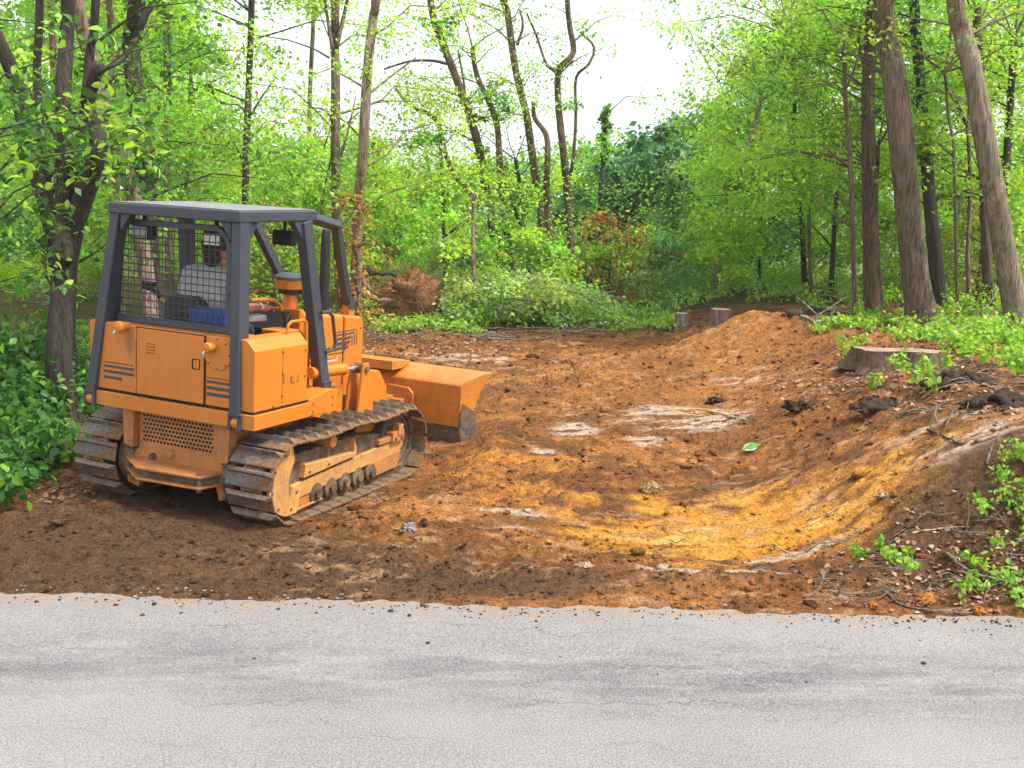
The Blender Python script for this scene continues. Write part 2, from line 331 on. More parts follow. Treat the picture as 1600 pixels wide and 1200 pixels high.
# ------------------------------------------------------------------ ground, road
def road_edge(x): return 6.40 - 0.062 * x + 0.0 * x
BLADE_R = dz(1.45, 3.35, 0.0)
def height(x, y, fine=True):
    x = np.asarray(x, float); y = np.asarray(y, float)
    d = y - road_edge(np.clip(x, -60, 60))                       # distance behind the road edge
    dirt = sstep(0.0, 0.5, d)
    toe = 2.15 + 0.25 * np.sin(y * 0.55)
    bank = (0.80 - 0.30 * sstep(10, 13, y) - 0.08 * sstep(13, 17, y)) * sstep(0.0, 2.5, x - toe) * sstep(0.25, 1.9, d)
    z = 0.03 * sstep(-0.05, 0.3, d) + bank
    z = z + 0.15 * sstep(4, 12, x) * sstep(3, 8, d)
    z = z - 0.16 * gau(x, y, 1.55, 8.15, 1.25, 0.95)                # scooped hollow
    z = z + 0.05 * gau(x, y, 2.1, 6.75, 1.5, 0.16, -0.06)           # windrow beside the road
    z = z + 0.50 * gau(x, y, 3.75, 16.3, 1.15, 0.62) * (0.8 + 0.4 * fbm(x * 2.2, y * 2.2, 71, 3))                # spoil mound
    z = z + 0.14 * gau(x, y, 2.0, 15.6, 1.2, 0.4) + 0.08 * gau(x, y, 2.9, 14.3, 1.6, .35, .5)
    z = z + 0.12 * gau(x, y, BLADE_R[0], BLADE_R[1], 0.3, 0.45, -DYAW)
    z = z + 0.16 * sstep(-3.9, -6.5, x) * sstep(0.6, 3.5, d)        # left verge
    # far ground: rises to the left, drops into a valley in the middle
    z = z - 6.0 * sstep(24, 75, y) * np.exp(-((x - 0.22 * y) / (0.22 * y + 8)) ** 2) + 1.0 * sstep(22, 45, y) * sstep(0, -16, x - 2)
    # ground pressed flat under the machine
    lx = (x - DP[0]) * math.cos(DYAW) - (y - DP[1]) * math.sin(DYAW); ly = (x - DP[0]) * math.sin(DYAW) + (y - DP[1]) * math.cos(DYAW)
    pl = ly * math.tan(DPI) - lx * math.tan(DRO) + 0.022
    w = sstep(1.75, 1.1, np.abs(lx)) * sstep(1.95, 1.3, np.abs(ly - 1.2))
    z = z * (1 - w) + pl * w
    if fine:
        pf = np.zeros_like(x)
        for cx, cy, rx, ry, a_, k_ in PALE: pf = np.maximum(pf, gau(x, y, cx, cy, rx * 1.15, ry * 1.3, a_))
        rough = sstep(0.05, 0.5, d) * (1 - 0.45 * w) * (1 - .78 * pf)
        n1 = fbm(x * 1.3, y * 1.7, 3, 4) - 0.5; n2 = fbm(x * 4.5, y * 6.0, 5, 4, 0.6) - 0.5; n3 = fbm(x * 12, y * 14, 9, 2, .7) - 0.5
        smooth_scoop = 1 - 0.7 * gau(x, y, 1.75, 8.2, 1.5, 0.8)
        z = z + rough * smooth_scoop * (0.13 * n1 + 0.10 * n2 + 0.035 * n3)
        cr = 1 - np.abs(2 * fbm(x * 4.2 + .6 * n2, y * 7.5, 13, 2, .5) - 1); cr2 = 1 - np.abs(2 * vnoise(x * 10, y * 16, 15) - 1)
        z = z + rough * smooth_scoop * (1 - .5 * gau(x, y, 3.75, 16.3, 1.2, .9)) * (0.062 * (cr - .6) + 0.026 * (cr2 - .5)) * (.35 + 1.2 * sstep(.4, .6, vnoise(x * .8, y * .9, 19)))
        # scraped blade lines that sweep round the hollow
        rr = np.hypot((x - 0.9) * 0.75, y - 10.6)
        z = z + rough * gau(x, y, 2.0, 7.9, 1.7, 1.1) * 0.022 * np.sin(rr * 30 + 2 * n1 * 6)
        # the soil spreads over the pavement in a ragged edge
        z = np.where(d < 0.06, -0.03, z)
        e = fbm(x * 1.7, y * 1.7, 21, 5, 0.6) - 0.5
        lip = sstep(-0.09, 0.09, d + 0.17 * e + .07 * (vnoise(x * 14, y * 14, 25) - .5))
        z = np.where(np.abs(d) < 0.45, z * 0 + (-0.03) * (1 - lip) + np.maximum(z, 0.012 + 0.06 * np.maximum(n2, 0)) * lip, z)
    return z
def hz_(x, y): return float(height(np.array([x]), np.array([y]))[0])
def hit(u, v, ymax=60):
    d = ray(u, v); c = np.array([0, 0, CAMH]); t = np.linspace(4, ymax, 1400)
    P = c[None] + t[:, None] * d[None]; below = P[:, 2] < height(P[:, 0], P[:, 1], False)
    k = int(np.argmax(below)) if below.any() else len(t) - 1
    return P[k]
def lerp(a, b, t): return a * (1 - t[:, None]) + np.array(b)[None] * t[:, None]
def soil_colour(x, y):
    n = fbm(x * 0.9, y * 1.3, 31, 5); m = fbm(x * 3.3, y * 5.0, 37, 4, 0.6); st = fbm(x * 1.2, y * 9.0, 41, 4, 0.6)
    c = np.tile(np.array([0.198, 0.082, 0.027]), (len(x), 1))
    c = lerp(c, (0.33, 0.138, 0.038), sstep(0.50, 0.66, n) * 0.8)
    c = lerp(c, (0.10, 0.052, 0.024), sstep(0.54, 0.36, m) * 0.75)
    # ochre subsoil in the hollow
    och = np.clip(1.25 * gau(x, y, 1.95, 8.2, 1.25, 0.72, 0.15) + 0.30 * gau(x, y, 0.5, 8.5, 1.4, 1.0) + .33 * gau(x, y, -0.1, 10.0, 0.9, .9), 0, 1)
    sw = fbm(np.hypot((x - .9) * .75, y - 10.6) * 9, np.arctan2(y - 10.6, x - .9) * 2.0, 61, 4, .6)
    c = lerp(c, (0.50, 0.225, 0.032), sstep(0.25, 0.95, och + 1.1 * (m - 0.5) + 1.0 * (sw - .5)) * 0.92)
    c = lerp(c, (0.62, 0.36, 0.085), sstep(0.52, 0.66, sw) * gau(x, y, 2.0, 8.3, 1.3, 0.6, 0.25) * 0.9)
    # orange spoil on the mound and the track leading to it
    c = lerp(c, (0.27, 0.115, 0.032), np.clip(gau(x, y, 3.75, 16.3, 1.7, 1.2) + 0.55 * gau(x, y, 2.6, 13.5, 2.2, 2.2), 0, 1) * (0.35 + 0.8 * sstep(0.4, 0.6, n)))
    # pale pinkish clay, scraped in streaks
    P = np.zeros_like(x)
    for cx, cy, rx, ry, a, k in PALE: P = np.maximum(P, k * gau(x, y, cx, cy, rx, ry, a) * sstep(0.42, 0.56, .6 * fbm((x * math.cos(a) + y * math.sin(a)) * 2.2, (-x * math.sin(a) + y * math.cos(a)) * 13, 51, 4, .65) + .4 * m))
    c = lerp(c, (0.40, 0.305, 0.235), sstep(0.25, 0.70, P))
    # dark topsoil: next to the road on the left, on the bank, along the far edge; plus a darker patch under and behind the bulldozer
    dk = np.clip(0.95 * gau(x, y, -2.6, 6.95, 2.8, 0.95) + .75 * gau(x, y, -3.2, 8.6, 1.6, 1.3) + gau(x, y, 3.6, 7.5, 1.1, 0.6, 0.35) + gau(x, y, 5.6, 12.4, 1.9, 0.5, 0.1) + 0.8 * gau(x, y, 4.9, 9.2, 0.8, .5) + 0.4 * gau(x, y, 0.2, 6.7, 1.5, 0.25) + .5 * gau(x, y, -1, 19.5, 5, 1.5) + .45 * gau(x, y, 2.8, 6.75, 1.0, .2), 0, 1)
    c = lerp(c, (0.085, 0.050, 0.028), sstep(0.25, 0.8, dk + 0.7 * (m - 0.5)) * 0.88)
    fl = fbm(x * 5.0 + 3 * (n - .5), y * 17, 81, 3, .6); c = lerp(c, (0.40, 0.235, 0.125), sstep(.60, .70, fl) * sstep(.40, .62, vnoise(x * .9, y * 1.1, 83)) * .55)
    # forest floor
    d = y - road_edge(x)
    ff = np.clip(sstep(19.2, 21.5, y + 1.2 * (n - .5) * 4) + sstep(0, 1.4, x - (5.9 + 0.25 * (y - 12)) + 2 * (n - 0.5)) * sstep(11, 13, y) + sstep(-4.1, -5.2, x + 1.5 * (n - 0.5)) * sstep(1.2, 2.6, d) + sstep(3.9, 4.8, x - 0.25 * (y - 7)) * sstep(10.2, 8.6, y), 0, 1)
    c = lerp(c, (0.10, 0.075, 0.04), ff * 0.9)
    c = lerp(c, (0.09, 0.13, 0.035), ff * sstep(0.45, 0.65, m) * 0.7)
    return c
PALE = []
for u, v, rx, ry, a, k in [(1070, 655, .85, .75, .35, 1.2), (1010, 690, .3, .3, .3, 1), (900, 672, .35, .35, .1, .9), (1535, 684, .65, .26, .0, 1.1), (1110, 896, .75, .11, -.1, 1.2), (1240, 872, .55, .10, .3, 1.05),
                           (855, 705, .2, .25, 0, 1), (735, 562, .8, .8, .1, 1), (1340, 590, .7, .35, .1, .7), (1160, 590, .5, .5, .2, .7), (800, 805, .5, .13, -.1, .75), (780, 822, .4, .08, -.1, .7), (1500, 655, .8, .25, .1, .8)]:
    p = hit(u, v); PALE.append((p[0], p[1], rx, ry, a, k))
def graded(a, b, step, lo, hi, grow=1.16):
    core = list(np.arange(a, b + 1e-6, step)); L = []; s = step; x = a
    while x > lo: s *= grow; x -= s; L.append(x)
    Rr = []; s = step; x = b
    while x < hi: s *= grow; x += s; Rr.append(x)
    return np.array(L[::-1] + core + Rr)
gx = graded(-5.6, 7.6, 0.032, -400, 400)
gy = np.concatenate([graded(6.0, 6.1, 0.035, -300, 6.1)[:-1], np.arange(6.1, 13, 0.03), np.arange(13, 21.5, 0.06), graded(21.5, 21.6, 0.1, 21.4, 600)])
gy = np.unique(np.round(gy, 4))
GX, GY = np.meshgrid(gx, gy); fx_, fy_ = GX.ravel(), GY.ravel()
Z = height(fx_, fy_); CC = soil_colour(fx_, fy_)
nx, ny = len(gx), len(gy); idx = np.arange(nx * ny).reshape(ny, nx)
Fq = np.stack([idx[:-1, :-1].ravel(), idx[:-1, 1:].ravel(), idx[1:, 1:].ravel(), idx[1:, :-1].ravel()], 1)
ground = np_obj('ground', np.stack([fx_, fy_, Z], 1), Fq, M['soil'], CC, smooth=True)
tag(ground, kind='structure')
# road: a strip of old asphalt, slightly crowned
rb = MB(); xs = np.linspace(-90, 90, 181)
prof = [(-4.5, -0.06), (-4.4, 0.0), (-1.5, 0.02), (1.5, 0.03), (4.5, 0.012), (6.2, 0.002), (6.62, -0.008)]
for i, x in enumerate(xs):
    for yy, zz in prof: rb.v.append((x, yy - 0.062 * x - 0.0, zz))
k = len(prof)
for i in range(len(xs) - 1):
    for j in range(k - 1): rb.f.append((i * k + j, (i + 1) * k + j, (i + 1) * k + j + 1, i * k + j + 1)); rb.m.append(0)
road = rb.build('road', M['asphalt'], smooth=True); tag(road, kind='structure')
# ------------------------------------------------------------------ bulldozer
dozer = empty('bulldozer', tuple(DP)); dozer.rotation_euler = Matrix(DR.tolist()).to_euler()
tag(dozer, 'orange crawler bulldozer with slate grey open canopy standing on bare soil', 'bulldozer')
D = dozer
def P_(name, mb, mat, parent=D, bevel=0.006, smooth=False): return mb.build(name, mat, parent, bevel, smooth)
PT, PD, RO = M['paint'], M['paint_dirty'], M['rops']
# ---- tracks
SC, IC, RAD = (0.20, 0.375), (2.03, 0.375), 0.30
def loop_point(s):
    L1 = IC[0] - SC[0]; A = math.pi * RAD; tot = 2 * L1 + 2 * A; s %= tot
    if s < L1: return (IC[0] - s, IC[1] - RAD, 0.0, -1.0)                         # bottom, running backwards
    s -= L1
    if s < A:
        a = -math.pi / 2 - s / RAD; return (SC[0] + RAD * math.cos(a), SC[1] + RAD * math.sin(a), math.cos(a), math.sin(a))
    s -= A
    if s < L1:
        sag = 0.022 * math.sin(s / L1 * math.pi * 2) ** 2; return (SC[0] + s, SC[1] + RAD - sag, 0.0, 1.0)
    s -= L1; a = math.pi / 2 - s / RAD
    return (IC[0] + RAD * math.cos(a), IC[1] + RAD * math.sin(a), math.cos(a), math.sin(a))
LOOP = 2 * (IC[0] - SC[0]) + 2 * math.pi * RAD; NS = 34; PITCHS = LOOP / NS
sh = MB(); hw = 0.2275
sh.prism([(-PITCHS * .44, .026), (PITCHS * .44, .026), (PITCHS * .455, .034), (PITCHS * .44, .04), (-PITCHS * .41, .04), (-PITCHS * .46, .033)], 'x', -hw, hw)
g0, g1 = PITCHS * .28, PITCHS * .42
sh.add([(-hw, g0 - .012, .038), (hw, g0 - .012, .038), (hw, g1 + .01, .038), (-hw, g1 + .01, .038), (-hw + .045, g0 + .006, .078), (hw - .045, g0 + .006, .078), (hw - .045, g1 - .004, .078), (-hw + .045, g1 - .004, .078)],
       [(0, 1, 5, 4), (1, 2, 6, 5), (2, 3, 7, 6), (3, 0, 4, 7), (4, 5, 6, 7)])
for bx in (-.07, .07):
    for by in (-.045, .01): sh.cyl((bx, by, .038), (bx, by, .047), .011, 6)
shoe_me = sh.mesh('track_shoe', M['steel'])
lk = MB()
for s_ in (-1, 1): lk.prism([(-PITCHS * .56, -.028), (PITCHS * .52, -.028), (PITCHS * .56, .0), (PITCHS * .5, .027), (-PITCHS * .5, .027), (-PITCHS * .56, .0)], 'x', s_ * .052, s_ * .082)
lk.cyl((-.09, PITCHS * .5, 0), (.09, PITCHS * .5, 0), .02, 8)
for side in (1, -1):
    xc = side * 0.81; ch = MB()
    for i in range(NS):
        y, z, ny_, nz_ = loop_point((i + .5) * PITCHS); t = (nz_, -ny_)          # tangent
        ch.add([(xc + p[0], y + p[1] * t[0] + p[2] * ny_, z + p[1] * t[1] + p[2] * nz_) for p in lk.v], lk.f)
    track = P_('track_chain', ch, M['mud'], bevel=0)
    for i in range(NS):
        y, z, ny_, nz_ = loop_point((i + .5) * PITCHS); t = (nz_, -ny_)
        o = bpy.data.objects.new('track_shoe', shoe_me); COL.objects.link(o); o.parent = track
        o.matrix_local = Matrix(((1, 0, 0, xc), (0, t[0], ny_, y), (0, t[1], nz_, z), (0, 0, 0, 1)))
    S = lambda a: xc + side * a                                                     # offset outwards from track centre
    def X2(a, b): return (min(S(a), S(b)), max(S(a), S(b)))
    fr = MB(); a, b = X2(-.10, .112)
    fr.prism([(.24, .20), (.36, .185), (2.02, .285), (2.1, .33), (2.08, .395), (1.86, .40), (.30, .315)], 'x', a, b)
    tf = P_('track_frame', fr, M['track_paint'], bevel=.008)
    a, b = X2(-.12, .08); m = MB().prism([(.22, .19), (1.72, .26), (1.72, .5), (1.3, .56), (.3, .56), (.14, .44)], 'x', a, b); P_('inner_frame', m, M['mud'], tf)
    a, b = X2(.03, .135); m = MB().prism([(.42, .355), (1.22, .395), (1.22, .43), (.44, .47)], 'x', a, b)
    c_, d_ = X2(-.06, .18); m.prism([(.44, .472), (1.22, .432), (1.2, .50), (.46, .545)], 'x', c_, (c_ + .09) if side > 0 else (d_ - .10))
    P_('guard_plate', m, M['track_paint'], tf)
    c_, d_ = X2(-.02, .13); m = MB().prism([(1.19, .40), (1.235, .40), (1.235, .47), (1.19, .56)], 'x', c_, d_); P_('guard_end', m, M['track_paint'], tf)
    for k_, yy in enumerate((.30, .58, 1.15)):
        m = MB().cyl((S(.133), yy + .2, .395 + .01 * k_), (S(.142), yy + .2, .395 + .01 * k_), .011, 6); P_('bolt', m, M['mud'], tf, 0)
    # sprocket with teeth, guard disc
    pr = []
    for k_ in range(26):
        a_ = 2 * math.pi * k_ / 26; r_ = .315 if k_ % 2 else .265; pr.append((SC[0] + r_ * math.cos(a_), SC[1] + r_ * math.sin(a_)))
    m = MB().prism(pr, 'x', *X2(-.03, .03)); sp = P_('sprocket', m, M['mud'], tf)
    arc = [(SC[0] + .285 * math.cos(math.radians(q)), SC[1] + .285 * math.sin(math.radians(q))) for q in range(84, 268, 8)] + [(.24, .12), (.19, .25), (.17, .40), (.25, .55)]
    m = MB().prism(arc, 'x', *X2(.135, .16)); m2 = P_('sprocket_guard', m, M['track_paint'], tf)
    for q in (110, 150, 190, 230):
        yy, zz = SC[0] + .25 * math.cos(math.radians(q)), SC[1] + .25 * math.sin(math.radians(q)); P_('bolt', MB().cyl((S(.158), yy, zz), (S(.17), yy, zz), .012, 6), M['mud'], m2, 0)
    m = MB().prism([(.12, .10), (.27, .10), (.34, .30), (.21, .335)], 'x', *X2(.11, .175)); g = P_('rock_guard', m, M['track_paint'], tf)
    for yy, zz in ((.19, .15), (.26, .28)): P_('bolt', MB().cyl((S(.174), yy, zz), (S(.183), yy, zz), .012, 6), M['mud'], g, 0)
    m = MB().prism([(.34, .10), (.56, .115), (.6, .20), (.37, .21)], 'x', *X2(.0, .10)); m.prism([(.33, .085), (.72, .10), (.72, .118), (.33, .103)], 'x', *X2(.06, .125)); P_('rock_guard', m, PD, tf)
    m = MB().prism([(1.5, .115), (2.0, .13), (2.06, .29), (1.46, .27)], 'x', *X2(.04, .118)); P_('rock_guard', m, PD, tf)
    for k_ in range(5):
        yy = .64 + .22 * k_; m = MB().lathe([(.05, -.16), (.085, -.155), (.085, -.10), (.062, -.095), (.062, .055), (.09, .06), (.09, .115), (.045, .125), (.045, .15)], 'x', (xc, yy, .175), 14)
        if side < 0: m.v = [(2 * xc - p[0], p[1], p[2]) for p in m.v]
        P_('roller', m, M['mud'], tf, .004)
    m = MB().lathe([(.03, -.1), (.06, -.1), (.06, .12), (.052, .165), (.02, .17)], 'x', (xc, .80, .605), 16)
    if side < 0: m.v = [(2 * xc - p[0], p[1], p[2]) for p in m.v]
    P_('carrier_roller', m, PD, tf, .003)
    pf = [(.08, -.07), (.265, -.06), (.275, -.03), (.275, .03), (.262, .06), (.235, .062), (.225, .04), (.12, .03), (.10, .09), (.03, .1)]
    m = MB().lathe(pf, 'x', (xc, IC[0], IC[1]), 32)
    if side < 0: m.v = [(2 * xc - p[0], p[1], p[2]) for p in m.v]
    P_('idler', m, M['mud'], tf, .004)
    m = MB().box(*X2(.06, .15), 1.84, 2.06, .40, .50); m.box(*X2(.08, .16), 1.93, 2.02, .455, .56); m.box(*X2(.05, .13), 1.62, 1.84, .41, .46); ib = P_('idler_block', m, M['dead_wood'] if 0 else PD, tf)
    for yy in (1.89, 2.0): P_('bolt', MB().cyl((S(.15), yy, .43), (S(.165), yy, .43), .014, 6), M['mud'], ib, 0)
# ---- lower frame and rear plate
P_('main_frame', MB().box(-.5, .5, .03, 2.0, .36, .835), PD)
rp = P_('rear_plate', MB().prism([(-.43, .835), (.43, .835), (.43, .50), (.50, .45), (.52, .20), (.42, .17), (.38, .30), (-.38, .30), (-.44, .15), (-.56, .18), (-.57, .34), (-.50, .45), (-.43, .50)], 'y', -.02, .028), PD)
hm = MB()
for r_ in range(7):
    for c_ in range(20):
        x = -.375 + c_ * .037 + (r_ % 2) * .0185; z = .575 + r_ * .035
        if x < .355: hm.lathe([(.0125, 0), (.0125, .004)], 'y', (x, -.0235, z), 6)  # dark discs on the plate put the shade of open holes into colour
tag(P_('dark_vent_disc', hm, M['gap'], rp, 0), kind='stuff')
P_('drain_plug', MB().lathe([(.045, 0), (.045, -.012), (.034, -.014), (.03, -.028), (.01, -.03)], 'y', (-.09, -.02, .485), 16), PD, rp, .003)
P_('drain_plug', MB().lathe([(.034, 0), (.034, -.02), (.02, -.045), (.005, -.05)], 'y', (-.27, -.02, .44), 14), M['mud'], rp, .003)
for s_ in (-1, 1):
    P_('mount_bracket', MB().prism([(s_ * .435, .835), (s_ * .56, .835), (s_ * .55, .52), (s_ * .45, .50)], 'y', -.075, .03), PD)
    for zz in (.46, .22): P_('bolt', MB().cyl((s_ * .49, -.02, zz), (s_ * .49, -.045, zz), .022, 6), M['mud'], rp, 0)
    P_('final_drive', MB().lathe([(.26, 0), (.26, .12), (.20, .16)], 'x', ((.47 if s_ > 0 else -.63), .2, .375), 20), M['mud'], D, .006)
db = P_('drawbar', MB().prism([(-.53, -.018), (-.53, -.07), (-.21, -.29), (.40, -.24), (.46, -.02)], 'z', .395, .417), PD)
P_('drawbar_plate', MB().prism([(-.53, -.018), (-.53, -.07), (-.21, -.29), (.40, -.24), (.46, -.02)], 'z', .305, .325), PD, db)
P_('drawbar_web', MB().prism([(-.50, -.018), (-.19, -.225), (.38, -.18), (.43, -.018)], 'z', .325, .395), M['mud'], db)
P_('drawbar_pin', MB().cyl((.37, -.2, .28), (.37, -.2, .43), .022, 10), M['steel'], db, 0)
# ---- rear body
P_('sill', MB().prism([(-.87, -.155), (.865, -.155), (.865, .60), (-.87, .60)], 'z', .842, .964), PT)
P_('sill_gap', MB().box(-.85, .84, -.13, .58, .962, .99), M['gap'], D, 0)
tk = P_('rear_tank', MB().box(-.86, .615, -.14, .17, .984, 1.552), M['paint_tank'], bevel=.014)
rt = P_('side_tank', MB().prism([(.618, .984), (.846, .984), (.846, 1.468), (.765, 1.552), (.618, 1.552)], 'y', -.138, .565), PT, bevel=.008)
P_('side_console', MB().prism([(-.86, .984), (-.60, .984), (-.60, 1.5), (-.78, 1.5), (-.86, 1.43)], 'y', .172, .565), PT, bevel=.01)
P_('door_gap', MB().box(-.345, .372, -.1432, -.139, .985, 1.546), M['gap'], tk, 0)
door = P_('engine_door', MB().box(-.333, .358, -.156, -.1434, .992, 1.538), PT, tk, .006)
for zz in (1.44, 1.03): P_('hinge', MB().cyl((-.343, -.157, zz), (-.343, -.157, zz + .09), .009, 8), PT, door, 0)
P_('handle', MB().box(.245, .325, -.159, -.155, 1.265, 1.35), M['gap'], door, 0)
P_('handle', MB().box(.262, .288, -.163, -.158, 1.275, 1.34), PT, door, .003)
P_('handle', MB().box(.292, .319, -.166, -.158, 1.272, 1.344), PT, door, .003)
vh = MB()
for i in range(4):
    for j in range(4): vh.lathe([(.006, 0), (.006, .003)], 'y', (-.215 + i * .024, -.1585, 1.345 + j * .025), 6)  # flat dark discs stand for the shade inside the punched holes
P_('dark_vent_disc', vh, M['gap'], door, 0)
for zz, h_, x1 in ((1.212, .008, -.372), (1.172, .02, -.372), (1.125, .024, -.372), (1.075, .024, -.50)): P_('decal_stripe', MB().box(-.70, x1, -.1425, -.1395, zz, zz + h_), M['decal'], tk, 0)
for zz, h_ in ((1.212, .007), (1.17, .022), (1.12, .026), (1.068, .028)): P_('decal_stripe', MB().box(.382, .612, -.1425, -.1395, zz, zz + h_), M['decal'], tk, 0)
P_('seam', MB().box(-.352, -.347, -.1422, -.1395, .99, 1.54), M['gap'], tk, 0)
fp = P_('filler_plate', MB().lathe([(.135, 0), (.135, -.008), (.128, -.012), (.02, -.013)], 'y', (.492, -.14, 1.415), 28), PT, tk, 0)
for q in range(0, 360, 45): P_('bolt', MB().cyl((.492 + .117 * math.cos(math.radians(q)), -.150, 1.415 + .117 * math.sin(math.radians(q))), (.492 + .117 * math.cos(math.radians(q)), -.160, 1.415 + .117 * math.sin(math.radians(q))), .007, 6), M['mud'], fp, 0)
def filler(x, z, r, tk_):
    P_('filler_cap', MB().lathe([(r * .75, .03), (r * .75, -.05), (r, -.052), (r, -.085), (r * .8, -.098), (r * .25, -.1), (.003, -.104)], 'y', (x, -.14, z), 18), PT, tk_, .003)
    P_('padlock', MB().tube([(x - r * .9, -.2, z - .03), (x - r * 1.3, -.205, z - .055), (x - r * 1.45, -.2, z - .085)], .012, 8), M['chrome'], tk_, 0)
filler(-.46, 1.535, .048, tk); filler(.455, 1.468, .042, tk)
# worn lettering fragments and bolts on the side tank
for y_, z_, w_, h_ in ((.232, 1.17, .012, .075), (.325, 1.165, .018, .055), (.35, 1.155, .02, .018), (.425, 1.185, .012, .035), (.41, 1.165, .024, .014)):
    P_('worn_letter', MB().prism([(y_, z_), (y_ + w_, z_), (y_ + w_ * 1.3, z_ + h_), (y_ + w_ * .6, z_ + h_)], 'x', .8455, .8478), M['decal'], rt, 0)
P_('seam', MB().box(.845, .8475, .218, .221, .99, 1.47), M['gap'], rt, 0)
for y_, z_ in ((.22, 1.43), (.22, 1.07), (.53, 1.42), (.53, 1.2), (.10, 1.0), (.22, 1.25)): P_('bolt', MB().cyl((.844, y_, z_), (.853, y_, z_), .009, 6), M['mud'], rt, 0)
P_('step', MB().prism([(.602, .842), (1.03, .825), (1.03, 1.018), (.90, 1.035), (.602, .985)], 'x', .60, .85), PT, bevel=.008)
for y_, z_ in ((.95, .97), (.95, .90), (.66, .88), (.66, .95)): P_('bolt', MB().cyl((.848, y_, z_), (.862, y_, z_), .011, 6), PT, D, 0)
P_('step', MB().prism([(.602, .842), (1.03, .825), (1.03, 1.018), (.602, .985)], 'x', -.85, -.60), PT, bevel=.008)
P_('floor_plate', MB().box(-.598, .598, .172, 1.06, .93, 1.0), M['black'])
# ---- operator's place
P_('right_console', MB().prism([(.565, .99), (.95, .99), (.95, 1.40), (.80, 1.545), (.565, 1.545)], 'x', .36, .60), PT, bevel=.01)
P_('dashboard', MB().prism([(.86, 1.0), (1.04, 1.0), (1.04, 1.66), (.98, 1.66), (.86, 1.5)], 'x', -.36, .36), M['vinyl'], bevel=.01)
seat = P_('seat', MB().box(-.27, .27, -.2, .28, -.02, .12), M['vinyl'], bevel=.04); seat.location = (-.16, .46, 1.30); seat.rotation_euler = (0, 0, math.radians(-12))
P_('seat_back', MB().prism([(-.25, .1), (.25, .1), (.26, .42), (.19, .50), (-.19, .50), (-.26, .42)], 'y', -.24, -.13), M['vinyl'], seat, .035)
P_('seat_base', MB().box(-.2, .2, -.15, .2, -.29, -.02), M['black'], seat, .01)
P_('armrest', MB().box(.31, .42, -.02, .34, .285, .35), M['greyvinyl'], seat, .02)
P_('armrest_post', MB().box(.345, .385, .05, .1, 0.0, .285), M['black'], seat, .004)
P_('armrest', MB().box(-.42, -.31, -.02, .32, .24, .30), M['greyvinyl'], seat, .02)
P_('armrest_post', MB().box(-.385, -.345, .05, .1, 0.0, .24), M['black'], seat, .004)
lev = P_('control_lever', MB().tube([(-.40, .42, 1.50), (-.46, .40, 1.62), (-.56, .36, 1.74)], .017, 8), M['yellow'], D, 0)
P_('lever_grip', MB().tube([(-.55, .36, 1.735), (-.62, .34, 1.80), (-.71, .32, 1.82), (-.71, .32, 1.85), (-.60, .35, 1.845)], .022, 8), M['black'], lev, 0)
P_('control_lever', MB().tube([(.42, .80, 1.5), (.42, .82, 1.62), (.40, .80, 1.68)], .014, 8), M['black'], D, 0)
P_('grab_rail', MB().tube([(.36, .42, 1.795), (.36, .62, 1.79), (.36, .74, 1.775), (.36, .82, 1.73), (.36, .88, 1.62)], .016, 8), PT, D, 0)
P_('grab_rail', MB().tube([(.75, .40, 1.53), (.75, .41, 1.625), (.75, .45, 1.65), (.75, .62, 1.65), (.75, .665, 1.63), (.75, .68, 1.38), (.70, .69, 1.34)], .014, 8), PT, D, 0)
# ---- bonnet
hd = P_('bonnet', MB().prism([(1.045, .90), (1.685, .90), (1.685, 1.59), (1.56, 1.604), (1.045, 1.655)], 'x', -.47, .47), PT, bevel=.035)
gs = P_('grille_shell', MB().prism([(1.697, .80), (2.03, .80), (2.03, 1.50), (1.99, 1.56), (1.697, 1.588)], 'x', -.47, .47), PT, bevel=.028)
P_('bonnet_gap', MB().box(-.455, .455, 1.68, 1.70, .85, 1.575), M['gap'], D, 0)
P_('seam', MB().box(.468, .4725, 1.06, 1.682, 1.238, 1.244), M['gap'], hd, 0)
P_('latch', MB().box(.468, .482, 1.40, 1.50, 1.20, 1.222), PT, hd, .003); P_('latch', MB().box(.468, .482, 1.12, 1.22, 1.20, 1.222), PT, hd, .003)
P_('cowl', MB().prism([(.98, 1.0), (1.043, 1.0), (1.043, 1.66), (.98, 1.69)], 'x', -.46, .46), PT, bevel=.01)
for z0, z1, y0, y1 in ((1.40, 1.415, 1.54, 1.86), (1.355, 1.38, 1.535, 1.80), (1.305, 1.338, 1.53, 1.78), (1.265, 1.292, 1.525, 1.76)):
    for a, b, pr_ in ((y0, min(y1, 1.683), hd), (1.70, y1, gs)):
        if b > a: P_('decal_stripe', MB().prism([(a, z0), (b, z0 + .01), (b, z1 + .01), (a, z1)], 'x', .469, .4725), M['decal'], pr_, 0)
for yv, z0 in ((1.815, 1.29), (1.855, 1.29), (1.895, 1.30)): P_('decal_stripe', MB().box(.469, .4725, yv, yv + .014, z0, 1.425 - (1.895 - yv) * .6), M['decal'], gs, 0)
P_('decal_stripe', MB().box(.469, .4725, 1.54, 1.683, 1.438, 1.445), M['decal'], hd, 0); P_('decal_stripe', MB().box(.469, .4725, 1.70, 1.90, 1.438, 1.445), M['decal'], gs, 0)
for y0, y1, z0 in ((1.10, 1.30, 1.255), (1.34, 1.44, 1.262), (1.10, 1.18, 1.31), (1.1, 1.16, 1.36)): P_('decal_stripe', MB().prism([(y0, z0), (y1, z0 + .01), (y1 + .02, z0 + .05), (y0, z0 + .032)], 'x', .469, .4725), M['decal'], hd, 0)
for y_, z_ in ((1.97, 1.45), (1.97, 1.10), (1.97, .9)): P_('bolt', MB().cyl((.468, y_, z_), (.478, y_, z_), .01, 6), M['mud'], gs, 0)
